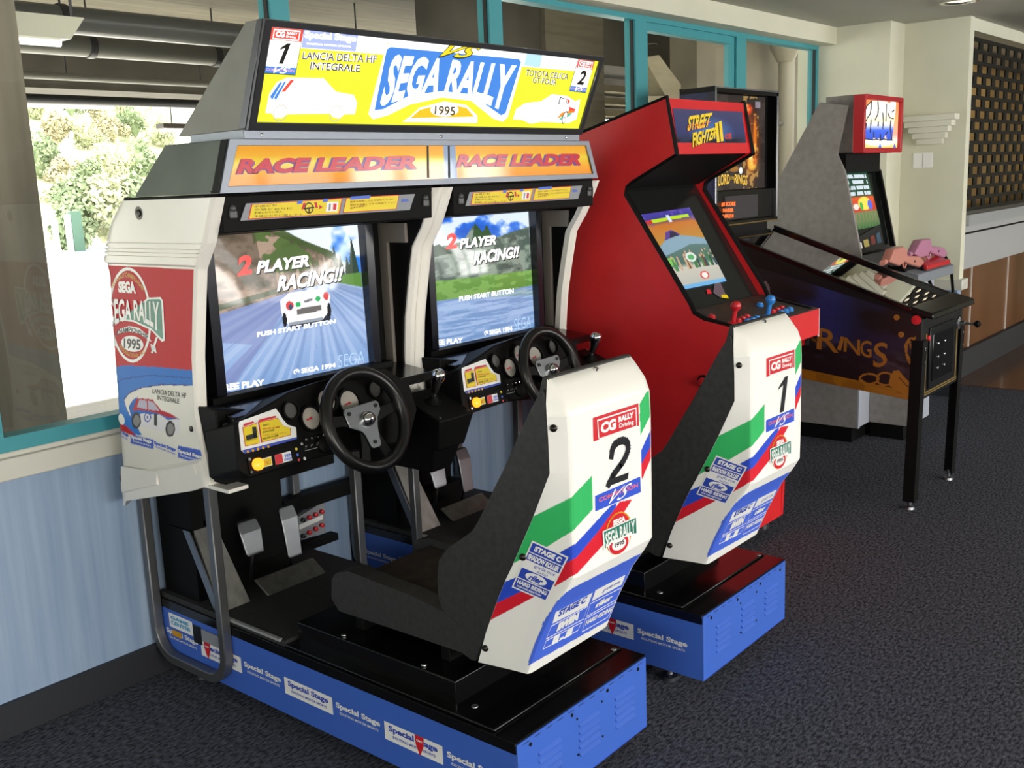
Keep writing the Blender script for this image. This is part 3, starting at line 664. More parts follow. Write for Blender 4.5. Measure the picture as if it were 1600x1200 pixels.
# tube loops, pedals, foot rests, back panels
for x, y1 in ((1.578, 2.478), (2.152, 2.518), (2.418, 2.518), (3.0, 2.518)):
    y0 = 2.848; r = .09; P = [(x, y0, .66)]
    P += [(x, y0 - r + r * math.cos(a), .075 + r - r * math.sin(a)) for a in np.linspace(0, math.pi / 2, 6)]
    P += [(x, y1 + r - r * math.sin(a), .075 + r - r * math.cos(a)) for a in np.linspace(0, math.pi / 2, 6)] + [(x, y1, .70)]
    MB().tube(P, .021, GUN, 4, rot=math.pi / 4, smooth=False).build('support_loop', RM, bevel=.003, seg=1)
for k in (0, 1):
    dx = DX * k
    b = MB(); b.box(1.62, 2.06, 2.80, 2.845, .272, .74, BLACK); b.box(1.62, 1.66, 2.66, 2.80, .272, .70, BLACK)
    if k == 0:
        b.box(2.06, 2.30, 2.80, 2.83, .53, .62, BLACK); b.box(2.06, 2.42, 2.79, 2.83, .40, .45, BLACK); b.box(2.10, 2.26, 2.76, 2.80, .26, .285, BLACK)
    else: b.box(1.64, 2.06, 2.74, 2.8, .272, .33, BLACK)
    b.shift(dx).build('back_panel', RM)
    b = MB(); b.hexa([(1.615, 2.535, .272), (1.715, 2.535, .272), (1.715, 2.545, .272), (1.615, 2.545, .272), (1.625, 2.66, .50), (1.70, 2.66, .50), (1.70, 2.672, .50), (1.625, 2.672, .50)], ALU)
    b.prism([(2.54, .272), (2.665, .50), (2.70, .50), (2.575, .272)], 0, 1.612, 1.616, STEEL); b.box(1.62, 1.70, 2.66, 2.79, .497, .50, BLACK)
    b.shift(dx).build('foot_rest', RM)
    b = MB(); b.hexa([(1.775, 2.52, .270), (2.005, 2.52, .270), (2.005, 2.535, .270), (1.775, 2.535, .270), (1.775, 2.585, .310), (2.005, 2.585, .310), (2.005, 2.597, .306), (1.775, 2.597, .306)], ALU)
    b.shift(dx).build('kick_plate', RM, bevel=.002)
    for nm, x0, x1, z0, zm, z1 in (('brake_pedal', 1.755, 1.835, .385, .455, .492), ('accelerator_pedal', 1.913, 1.98, .33, .455, .497)):
        t = .008; b = MB(); rings = []
        for z, y, w in ((z0, 2.595, .78), (z0 + .01, 2.60, .86), (zm, 2.612, 1.0), (zm + .004, 2.614, 1.0), (z1 - .008, 2.626, .92), (z1, 2.630, .78)):
            cx, hw = (x0 + x1) / 2, (x1 - x0) / 2 * w; rings.append([(cx - hw, y, z), (cx + hw, y, z), (cx + hw * .9, y + t * 2, z), (cx - hw * .9, y + t * 2, z)])
        b.loft(rings, STEEL, smooth=False); o = b.shift(dx).build(nm, RM, bevel=.004)
        MB().tube([((x0 + x1) / 2 + dx, 2.615, z0 + .02), ((x0 + x1) / 2 + .015 + dx, 2.66, .272)], .006, STEEL, 8).build('pedal_arm', o)
fr = Fr((2.2, 2.795, .35), (0, -1, 0)); b = MB()
b.extrude(fr.pts([(466, 808), (507, 783), (509, 832), (466, 845)]), (0, .02, 0), GREYP)
for r in ((472, 812, 501, 799), (472, 837, 501, 820)):
    for i in range(4):
        c = fr.p(r[0] + (r[2] - r[0]) * i / 3, r[1] + (r[3] - r[1]) * i / 3, .001); b.lathe([(.008, 0), (.008, .012), (.004, .014)], c, (0, -1, 0), RED if i else INK, 10)
fr.poly(b, [(467, 820), (504, 804), (504, 811), (467, 828)], WHITE, .002)
b.build('socket_panel', RM)

# monitor housings
ZF = [.73, .845, .94, 1.08, 1.20, 1.31, 1.377, 1.489]; YF = [2.32, 2.34, 2.35, 2.335, 2.31, 2.285, 2.235, 2.18]
yf = lambda z: float(np.interp(z, ZF, YF))
def road_picture(k):
    im = Img(240, 190, '8fa8cc')
    if k == 0:
        im.vgrad([(0, '7fa0cf'), (.3, '9fb6de'), (.5, '8ba4d0'), (.62, '7f93b8'), (1, '7f93b8')])
        a = np.arctan2(im.Y - .66, im.X - .62); n = im.noise(30, 1, 3); streak = (np.sin(a * 60) * .5 + np.sin(a * 23 + 2) * .5)
        im.put((streak > .35) & (im.Y < .6), 'b9cbe8', .45); im.put((streak < -.45) & (im.Y < .6), '6d86b4', .4)
        im.poly([(0, .62), (0, .33), (.2, .28), (.0, .1), (0, 0), (.05, 0), (.5, .6)], '7d7fb0', .45)
        im.poly([(.45, .62), (1, .62), (1, 1), (.45, 1)], '2f7fe0'); n2 = im.noise(5, 5, 5, 4)
        im.put(((im.Y > .62) & (im.X > .4)) * np.clip((n2 - .36) * 6, 0, 1), 'f2f8ff', .95)
        hill = [(0, .5), (.5, .6), (.85, .62), (.83, .76), (.78, .83), (.63, .9), (.5, .97), (.45, 1), (0, 1)]
        im.poly(hill, '7d6b5a'); n3 = im.noise(9, 14, 8, 4); m = im.inside(hill)
        im.put(m * np.clip((n3 - .5) * 9, 0, 1), 'b39a86', .85); im.put(m * np.clip((.46 - n3) * 9, 0, 1), '4e4a38', .85); im.put(m & (im.X > .28) & (im.Y > .72) & (im.noise(8, 8, 2) > .45), '4f6a34', .9); im.put(m & (im.X < .3) & (im.Y > .8), '54493c', .55)
        im.poly([(0, .52), (0, .56), (.4, .63), (.42, .6)], '586046')
        # pale reflections of the bright windows are left to the glass
        for x, h_, w_ in ((.8, .86, .03), (.84, .8, .03), (.94, .9, .05), (.89, .78, .03)): im.poly([(x - w_, .62), (x + w_, .62), (x + .004, h_), (x - .004, h_)], '2d4336')
        im.poly([(.76, .62), (1, .55), (1, .66), (.78, .66)], '5c8a3e')
        im.poly([(.7, .62), (.8, .62), (.8, .72), (.72, .75)], '8a7c66')
        for q_ in range(9): im.poly([(.36 + .05 * q_, .62), (.385 + .05 * q_, .62), (.38 + .05 * q_, .62 + .16 + .05 * math.sin(q_ * 2.3)), (.365 + .05 * q_, .62 + .15 + .05 * math.cos(q_))], 'd8c8b4' if q_ % 2 else '6a5c4c', .55)
        im.poly([(.48, 1), (.6, .92), (.64, .9), (.78, .83), (.83, .76), (.8, .75), (.72, .81), (.55, .9), (.4, .98)], '45592f', .9)
        im.poly([(.40, .42), (.45, .34), (.72, .36), (.73, .44)], '20242c', .9)
        im.poly([(.385, .54), (.39, .44), (.43, .37), (.66, .37), (.72, .43), (.73, .53), (.68, .58), (.45, .585)], 'fbfbf8')
        im.poly([(.49, .43), (.66, .435), (.66, .475), (.485, .47)], '6e6a68'); im.poly([(.43, .37), (.66, .37), (.67, .39), (.43, .39)], '9aa2ae')
        im.ell(.50, .5, .018, .018, '2fae60'); im.ell(.64, .52, .018, .018, '2fae60'); im.ell(.445, .5, .025, .03, 'd84b4b'); im.ell(.7, .53, .02, .03, 'd84b4b'); im.ell(.45, .49, .012, .02, '40506a')
        im.poly([(.54, .505), (.6, .51), (.6, .53), (.54, .52)], '7a7a80')
        im.ell(.405, .41, .014, .05, '1c1e22'); im.ell(.715, .43, .014, .05, '1c1e22')
    else:
        im.vgrad([(0, '7d9cc8'), (.3, '8fa9d2'), (.36, '86a0cc'), (.37, '5d8a3c'), (.52, '6d9a48'), (.53, '667a74'), (.8, '74887e'), (.82, '3d78d8'), (1, '2a6ade')])
        n = im.noise(4, 60, 4); im.put((im.Y < .36) & (n > .56), 'b3c6e6', .5); im.put((im.Y < .36) & (n < .42), '6584b4', .5)
        n = im.noise(5, 7, 6, 4); im.put((im.Y > .72) * np.clip((n - .46) * 9, 0, 1), 'eef5ff', .9); im.put((im.Y > .8) * np.clip((.45 - n) * 9, 0, 1), '2458c0', .8)
        wall = [(0, .52), (1, .5), (1, .87), (.8, .84), (.6, .8), (.55, .9), (.48, .84), (.42, .92), (.3, .8), (.1, .78), (0, .74)]
        im.poly(wall, '68786c'); n = im.noise(10, 22, 9, 4); m = im.inside(wall); im.put(m & (n > .55), '94a294', .7); im.put(m & (n < .42), '44544c', .8)
        im.poly([(.38, .78), (.6, .78), (.55, .92), (.5, .86), (.44, .94)], '32502f'); im.poly([(0, .7), (.2, .72), (.1, .8), (0, .78)], '2f4a34')
        im.put((im.Y > .37) & (im.Y < .52) & (im.noise(12, 30, 4) > .55), '86b05c', .7)
        im.poly([(0, .38), (1, .28), (1, .33), (0, .47)], '7fa05a', .25)
    return im
fd_top, fd_bot = (2.168, 1.490), (2.172, 1.405)
def housing(k):
    dx = DX * k; b = MB(); xl, xr = 1.512, 2.256
    b.box(xl, xr, 2.43, 2.47, .70, 1.49, BLACK)                                        # bezel board behind the tube
    wl = [(yf(z) + .018, z) for z in np.linspace(.74, 1.485, 14)] + [(2.62, 1.485), (2.74, 1.32), (2.76, .74)]
    b.prism(wl, 0, xl - .015, xl, BLACK); b.prism(wl, 0, xr, xr + .012, BLACK); b.box(xl, xr, 2.72, 2.76, .74, 1.34, BLACK); b.box(xl - .03, xr + .03, 2.22, 2.6, 1.47, 1.4965, BLACK)
    b.hexa([(xl, 2.20, 1.40), (xr, 2.20, 1.40), (xr, 2.43, 1.385), (xl, 2.43, 1.385), (xl, 2.195, 1.492), (xr, 2.195, 1.492), (xr, 2.43, 1.492), (xl, 2.43, 1.492)], BLACK)
    b.hexa([(xl, 2.22, .90), (xr, 2.22, .90), (xr, 2.43, .92), (xl, 2.43, .92), (xl, 2.23, .925), (xr, 2.23, .925), (xr, 2.43, .945), (xl, 2.43, .945)], BLACKG)
    for x in (xl + .03, xr - .03): b.lathe([(.01, 0), (.01, .006), (.004, .012)], (x, 2.198, 1.46), (0, -1, 0), M('grey moulded clip', '4a4b4c', .4), 10); b.box(x - .012, x + .012, 2.191, 2.199, 1.435, 1.455, M('grey moulded clip'))
    o = b.shift(dx).build('monitor_housing', RM, bevel=.003)
    b = MB()                                                                            # grey L plate on the inner side wall
    b.prism([(2.44, 1.385), (2.31, 1.385), (2.31, 1.325), (2.395, 1.325), (2.395, .92), (2.44, .92)], 0, 2.243, 2.2555, M('warm grey plate', '8f877f', .45, .3))
    b.shift(dx).build('side_bracket', o)
    b = MB(); x0, x1, z0, z1 = 1.60, 2.145, .955, 1.388                                    # tube surround
    for q in ((x0 - .06, x1 + .06, z1, z1 + .02), (x0 - .06, x1 + .06, z0 - .02, z0)): b.box(q[0], q[1], 2.36, 2.43, q[2], q[3], BLACK)
    b.box(x1, x1 + .03, 2.38, 2.43, z0, z1, M('dark blue black bezel', '15161f', .2)); b.box(x0 - .03, x0, 2.38, 2.43, z0, z1, M('dark blue black bezel'))
    b.shift(dx).build('bezel', o)
    B = [np.array(p) + (dx, 0, 0) for p in ((x0, 2.405, z0), (x1, 2.405, z0), (x1, 2.415, z1), (x0, 2.415, z1))]
    pic = road_picture(k); pic.mesh('screen', B, SCREEN, o, .022)
    f = Fr((1.9, 2.40, 1.2), (0, -1, 0)); g = Fr((1.9 + .0, 2.40, 1.2), (0, -1, 0)); d = MB()
    wt = M('lit white lettering', 'ffffff', .3, emit=1.15); rt = M('lit red lettering', 'f03a34', .3, emit=1); dk = M('unlit black outline', '0a0c14', .4)
    bt = M('lit blue lettering', 'b9dcff', .3, emit=1)
    f = skin_of(pic.P, (0, -1, 0), 6)
    if k == 0:
        T = [('2', [(370, 432), (394, 428), (393, 397), (369, 401)], rt, .05, .1), ('PLAYER', [(400, 428), (483, 416), (484, 398), (401, 408)], wt, .045, .15), ('RACING!!', [(432, 456), (534, 439), (536, 416), (434, 431)], wt, .045, .15),
             ('PUSH START BUTTON', [(401, 527), (524, 505), (524, 498), (401, 519)], wt, .05, 0), ('© SEGA 1994', [(458, 586), (524, 574), (524, 566), (458, 577)], wt, .05, 0), ('FREE PLAY', [(342, 612), (413, 602), (413, 592), (342, 601)], wt, .05, 0), ('SEGA', [(528, 574), (569, 566), (569, 548), (528, 555)], bt, -.02, 0)]
    else:
        T = [('2', [(696, 390), (714, 388), (713, 363), (696, 366)], rt, .05, .1), ('PLAYER', [(718, 389), (775, 382), (776, 367), (718, 373)], wt, .045, .15), ('RACING!!', [(739, 414), (810, 402), (811, 384), (740, 393)], wt, .045, .15),
             ('PUSH START BUTTON', [(717, 471), (802, 458), (802, 450), (717, 463)], wt, .05, 0), ('© SEGA 1994', [(756, 525), (800, 517), (800, 509), (756, 517)], wt, .05, 0), ('FREE PLAY', [(672, 541), (723, 535), (723, 527), (672, 532)], wt, .05, 0), ('SEGA', [(803, 515), (829, 511), (829, 494), (803, 499)], bt, -.02, 0)]
    for tx, q, m, bd, sh_ in T:
        d = MB()
        if bd == .045: f.text(d, tx, [(u + 1.6, v + 1.6) for u, v in q], dk, .0007, bd + .015, sh_)
        f.text(d, tx, q, m, .0016, bd, sh_); d.build('screen_lettering', o)
    # instruction strip under the header
    f = Fr((1.9, 2.1955, 1.45), (0, -1, -.054)); d = MB()
    f.poly(d, [(375, 345), (640, 328), (648, 303), (384, 318)], GREYP, .001)
    for L in ([(387, 343), (530, 334), (535, 309), (392, 319)], [(535, 333), (619, 327), (623, 304), (540, 309)]):
        f.poly(d, L, RED, .0015); c = np.mean(L, 0); f.poly(d, [tuple(c + (np.array(q) - c) * np.array((.975, .9))) for q in L], YEL, .002)
    for i, w_ in enumerate((36, 60, 44, 76)): f.text(d, '手順どおりに遊んで下さい。'[: 4 + 2 * i], bar_quad(396, 324.5 + 5 * i, 396 + w_, 322 + 5 * i, 3.4), INK, .0026, .0)
    for i, w_ in enumerate((68, 72, 26)): f.text(d, '座席を調整してから始めて下さい'[: 15 if i < 2 else 6], bar_quad(546, 317 + 5 * i, 546 + w_, 312.5 + 5 * i, 3.2), M('brown print', '8c3a1c', .5), .0026, .0)
    f.disc(d, (482, 325), .015, INK, .0026, 18, .78); f.line(d, [(475, 326), (489, 324)], .004, INK, .0026); f.line(d, [(482, 325), (482, 332)], .004, INK, .0026)
    for q in ([(470, 327), (473, 317), (477, 317), (474, 327)], [(490, 316), (494, 316), (496, 325), (492, 325)], [(498, 320), (503, 323.5), (498, 327)]): f.poly(d, q, RED, .0026)
    f.poly(d, [(508, 331), (526, 330), (528, 315), (510, 316)], WHITE, .0026); f.poly(d, [(512, 329), (515, 329), (516, 318), (513, 318)], GREYP, .003); f.poly(d, [(519, 328), (524, 328), (525, 318), (520, 318)], RED, .003)
    for q in ([(463, 319), (471, 318), (472, 313), (464, 314)], [(503, 316), (511, 315), (512, 310), (504, 311)], [(546, 312), (577, 310), (578, 305), (547, 307)]): f.poly(d, q, MIDB, .003)
    f.text(d, 'SEGA', [(626, 316), (638, 315), (638, 310), (627, 311)], MIDB, .002, .05)
    d.shift(dx).build('instruction_strip', o)
for k in (0, 1): housing(k)

# white side shells: the outer one towards the room is fully seen, the others show their front edges
def shell_front(name, x0, x1, z0=.73, z1=1.489):
    b = MB(); rings = []
    for z in np.linspace(z0, z1, 26):
        y = yf(z); w = x1 - x0; e = .012 if z < z1 - .012 else .02
        rings.append([(x0, y + .035, z), (x0, y + e, z), (x0 + .3 * w, y + .001, z), (x0 + .7 * w, y + .001, z), (x1, y + e, z), (x1, y + .035, z)])
    b.loft(rings, WHITEP); return b
b = shell_front('side_shell', 2.262, 2.3035); b.build('side_shell', RM)
b = shell_front('side_shell', 2.3045, 2.348); b.build('side_shell', RM)
b = shell_front('side_shell', 3.084, 3.124); b.build('side_shell', RM)
def shell_z(zf, s): return zf - .13 * s * float(np.clip((1.29 - zf) / .5, 0, 1)) ** 1.3
def yr_(z): return float(np.interp(z, [.6, .8, 1.08, 1.285, 1.324, 1.378, 1.43, 1.493], [2.838, 2.828, 2.80, 2.775, 2.785, 2.757, 2.72, 2.645]))
def shell_ring(zf, ox, n=40):
    y0, y1 = yf(zf), yr_(zf); R = .075
    Y = list(np.linspace(y0, y1 - R, n)); P = [(1.475 + ox, y, shell_z(zf, (y - y0) / (y1 - y0))) for y in Y]
    P += [(1.475 + ox + R - R * math.cos(a), y1 - R + R * math.sin(a), shell_z(zf, 1)) for a in np.linspace(.15, math.pi / 2, 8)]
    return P
def shell_full():
    rows = []
    gr_ = [1.343, 1.353, 1.363, 1.378]
    for z in sorted(list(np.linspace(.73, .80, 8)) + [.806, .812] + list(np.linspace(.82, 1.30, 40)) + [1.308, 1.316, 1.322, 1.332] + list(np.linspace(1.39, 1.489, 22)) + [g_ + e_ for g_ in gr_ for e_ in (-.0022, -.0012, .0012, .0022)]):
        ox = .0 if z > 1.318 else (.010 if z > .811 else (.006 if z > .803 else -.002))
        if any(abs(z - g_) < .0015 for g_ in gr_): ox += .007
        rows.append((z, ox))
    b = MB(); rings = []
    for z, ox in rows:
        y = yf(z); k = 1.0 if z < 1.475 else .0
        rings.append([(1.512, y - .002, z), (1.498, y - .004, z), (1.484, y - .001, z), (1.477 + ox * .2, y + .008, z)] + [(p[0], max(p[1], y + .02), p[2]) for p in shell_ring(z, ox)] + [(1.60, yr_(z), shell_z(z, 1))])
    b.loft(rings, WHITEP, closed=False)
    top = rings[-1]; bot = rings[0]
    b.add(top + [(1.60, top[0][1], top[0][2])], [list(range(len(top) + 1))], WHITEP); b.add(bot + [(1.60, bot[0][1], bot[0][2])], [list(range(len(bot) + 1))], WHITEP)
    b.box(1.478, 1.54, 2.235, 2.33, .728, .738, WHITEP)
    return b
b = shell_full(); SHV, SHF = list(b.v), [list(f) for f in b.f]; shell = b.build('side_shell', RM, auto=30)
SH = Skin(SHV, SHF, (-1, 0, 0))
b = MB()
for u, v, r in ((217, 333, .012), (300, 670, .010), (188, 747, .008)):
    c = SH.p(u, v); MB().lathe([(r * 1.5, .001), (r * 1.4, -.002), (r * .9, -.004), (r * .8, .004), (.001, .006)], c, (-1, 0, 0), BOLT, 14).build('screw', shell)
b = MB()
for u, v in ((191, 655), (301, 736)):
    c = SH.p(u, v); MB().lathe([(.017, 0), (.016, .003), (.001, .004)], c, (-1, 0, 0), WHITEP, 16).build('plug', shell)
b.hexa([(1.474, 2.57, .737), (1.466, 2.565, .712), (1.466, 2.765, .655), (1.474, 2.765, .724), (1.474, 2.563, .699), (1.4655, 2.563, .704), (1.4655, 2.763, .648), (1.474, 2.763, .642)], WHITEP) 
b.build('grip_ledge', shell)
# its print: red, blue and white field
gz = np.linspace(.775, 1.312, 230); nS = 170; P = np.zeros((230, nS, 3))
for j, z in enumerate(gz):
    R_ = shell_ring(z, .0088, 60); t_ = np.linspace(0, 1, nS); q = np.array(R_); y0 = yf(z)
    q[:, 1] = np.maximum(q[:, 1], y0 + .006); L_ = np.concatenate([[0], np.cumsum(np.linalg.norm(np.diff(q, axis=0), axis=1))]); L_ /= L_[-1]
    for a in range(3): P[j, :, a] = np.interp(t_, L_, q[:, a])
P = P[:, ::-1]
im = Img(nS, 230, 'e9e6dd'); pxgrid(im, P)
white_, red_, blue_ = 'e9e6dd', 'c41f2b', '2d78cf'
wave1 = [(140, 585), (162, 578), (176, 573), (200, 571), (240, 573), (303, 579)]
im.poly([(130, 405), (150, 410), (303.5, 421), (303, 500), (301, 579)] + wave1[::-1][1:], red_)
im.poly(wave1 + [(304, 602), (298, 602), (252, 601), (220, 606), (202, 614), (194, 624), (198, 640), (208, 658), (222, 680), (205, 679), (178, 669), (150, 660)], blue_)
im.poly([(150, 652), (166, 651), (180, 655), (200, 668), (214, 682), (204, 679), (178, 669), (150, 665)], red_)
for a, c_ in zip([(297, 590.5), (236, 586.5), (192, 592), (175, 604), (172, 618), (178, 634), (190, 652)], [(236, 586.5), (192, 592), (175, 604), (172, 618), (178, 634), (190, 652), (196, 660)]):
    im.poly([(a[0], a[1] - .8), (c_[0], c_[1] - .8), (c_[0], c_[1] + .8), (a[0], a[1] + .8)], '234a9a')
edge = [(298, 602), (252, 601), (220, 606), (202, 614), (194, 624), (198, 640), (208, 658), (222, 680)]
for a, c_ in zip(edge[:-1], edge[1:]): im.poly([(a[0], a[1] - .9), (c_[0] - .6, c_[1] - .9), (c_[0] + .6, c_[1] + .9), (a[0], a[1] + .9)], '3a3f8a')
top_ = lambda u: np.interp(u, [150, 166, 178, 204, 240, 278, 322], [652, 660, 669, 679, 687, 696, 705]); bot_ = lambda u: np.interp(u, [150, 167, 178, 205, 240, 278, 322], [664, 672, 680, 693, 702, 715, 727])
im.put((im.Y > bot_(im.X)), white_)
for a, c_, col in ((140, 177, '4a68c8'), (177, 204, 'e9e6dd'), (204, 240, '4a68c8'), (240, 278, 'e9e6dd'), (278, 325, '4a68c8')):
    im.put((im.X >= a) & (im.X < c_) & (im.Y > top_(im.X)) & (im.Y < bot_(im.X)), col)
im.put((im.Y < np.interp(im.X, [140, 303], [411, 421.5])), white_)
# rally car picture
wheel_ = lambda x, y: (im.ell(x, y, 7.4, 12.5, '3a3638'), im.ell(x + .3, y + .5, 5, 9, '8e8c8c'))
im.poly([(201, 636), (207, 625), (215, 620), (238, 624), (252, 640), (264, 645), (280, 654), (282, 676), (274, 679), (262, 676), (221, 667), (209, 660), (204, 650)], 'e4e2e4')
im.poly([(201, 636), (207, 625), (215, 620), (211, 640), (225, 641), (250, 645), (268, 648), (280, 655), (262, 656), (250, 648), (222, 646), (209, 652), (206, 656)], '2f68bc')
im.poly([(207, 642), (214, 622), (238, 624), (252, 641), (268, 647), (278, 654), (262, 652), (245, 645), (222, 641)], 'b81f30')
im.poly([(214, 636), (218, 624), (229, 626), (230, 640)], 'b9b6c8'); im.poly([(232, 640), (231, 626), (239, 628), (249, 642)], 'b9b6c8')
wheel_(213, 657); wheel_(266, 670)
im.ell(230.5, 652, 5.5, 7.5, '2f4da8'); im.ell(230.5, 652, 3.8, 5.6, 'e8e6e8'); im.ell(230.5, 652, 1.5, 2.4, '5a6ab0')
im.mesh('side_print', None, PRINT, shell, fn=lambda X, Y: P)
s = SH; d = MB(); L0 = .0125
def ring(cx, cy, rx, ry, th, m, l, a0=0, a1=360, tilt=.28):
    n = 36
    for i in range(n):
        A = [math.radians(a0 + (a1 - a0) * (i + j) / n) for j in (0, 1)]
        s.poly(d, [(cx + (rx - o_) * math.cos(a) + tilt * 0, cy - (ry - o_ * 1.5) * math.sin(a) + tilt * (rx - o_) * math.cos(a)) for a, o_ in ((A[0], 0), (A[1], 0), (A[1], th), (A[0], th))], m, l)
ring(204.5, 492, 33, 74, 3.2, WHITE, L0 - .0105); 
s.poly(d, [(171, 517), (180, 504), (194, 501), (210, 503), (238, 516), (254, 534), (259, 532), (256, 470), (252, 464), (236, 465), (169, 460)], WHITE, .0024)
s.poly(d, [(173, 514), (180, 501.5), (194, 498.5), (210, 500), (238, 513), (254, 529), (256, 529), (253, 471), (251, 467), (236, 467.5), (171, 463)], TEALP, .003)
s.text(d, 'SEGA RALLY', [(175, 512), (251, 521), (250, 471), (173, 466)], WHITE, .0036, .03, 0, arch(.34))
s.text(d, 'SEGA', [(186, 457), (214, 459), (212, 440), (186, 439)], WHITE, .0024, .06)
s.poly(d, [(180, 526), (190, 513), (203, 509), (218, 512), (233, 524), (238, 534), (230, 529), (218, 521), (203, 518), (190, 520)], WHITE, .0024)
s.text(d, 'CHAMPIONSHIP', [(183, 523), (233, 530), (232, 522), (183, 515)], INK, .003, .02, 0, lambda a, b_: b_ + 1.1 * 4 * a * (1 - a) - .2)
s.poly(d, [(208 + 17.5 * math.cos(a), 537 - 12.5 * math.sin(a) + 2 * math.cos(a)) for a in np.linspace(0, 6.1, 24)], WHITE, .0024)
s.text(d, '1995', [(195, 544), (221, 547), (221, 530), (195, 528)], INK, .003, .03)
for q in ([(176, 516), (184, 541), (180, 541), (173, 517)], [(245, 526), (237, 551), (240, 552), (248, 527)], [(178, 531), (184, 533), (181, 540), (176, 538)], [(236, 537), (244, 541), (246, 552), (238, 546)]): s.poly(d, q, WHITE, .0024)
s.text(d, 'SEGA RALLY CHAMPIONSHIP', [(176, 448), (226, 454), (225, 446), (176, 440)], GOLDP, .0024, .02, 0, lambda a, b_: b_ + 2.6 * 4 * a * (1 - a) - .4)
s.text(d, 'INTERNATIONAL RALLY', [(188, 545), (231, 550), (231, 543), (188, 538)], GOLDP, .0024, .02, 0, lambda a, b_: b_ - 1.9 * 4 * a * (1 - a) + .3)
s.text(d, 'LANCIA DELTA HF', [(239, 614), (292, 622), (292, 614), (240, 607)], INK, .0024, .01); s.text(d, 'INTEGRALE', [(247, 624), (281, 631), (281, 623), (247, 617)], INK, .0024, .01)
s.text(d, '1', [(242, 664), (246, 665), (246, 647), (242, 646)], INK, .0024, .05)
for u0, u1, m in ((169, 176, WHITE), (179, 202, MIDB), (206, 238, WHITE), (242, 276, MIDB), (280, 317, WHITE)):
    A, B_ = (u0, bot_(u0) - 7.5), (u1, bot_(u1) - 7.5); s.text(d, 'Special Stage', [A, B_, (B_[0], B_[1] - 7), (A[0], A[1] - 7)], m, .0026, .05)
    s.text(d, 'EXCITING MOTOR SPORTS', [(u0 + 3, A[1] + 4), (u1 - 1, B_[1] + 4), (u1 - 1, B_[1] + 1.5), (u0 + 3, A[1] + 1.5)], m, .0026, .02)
d.build('side_lettering', shell)

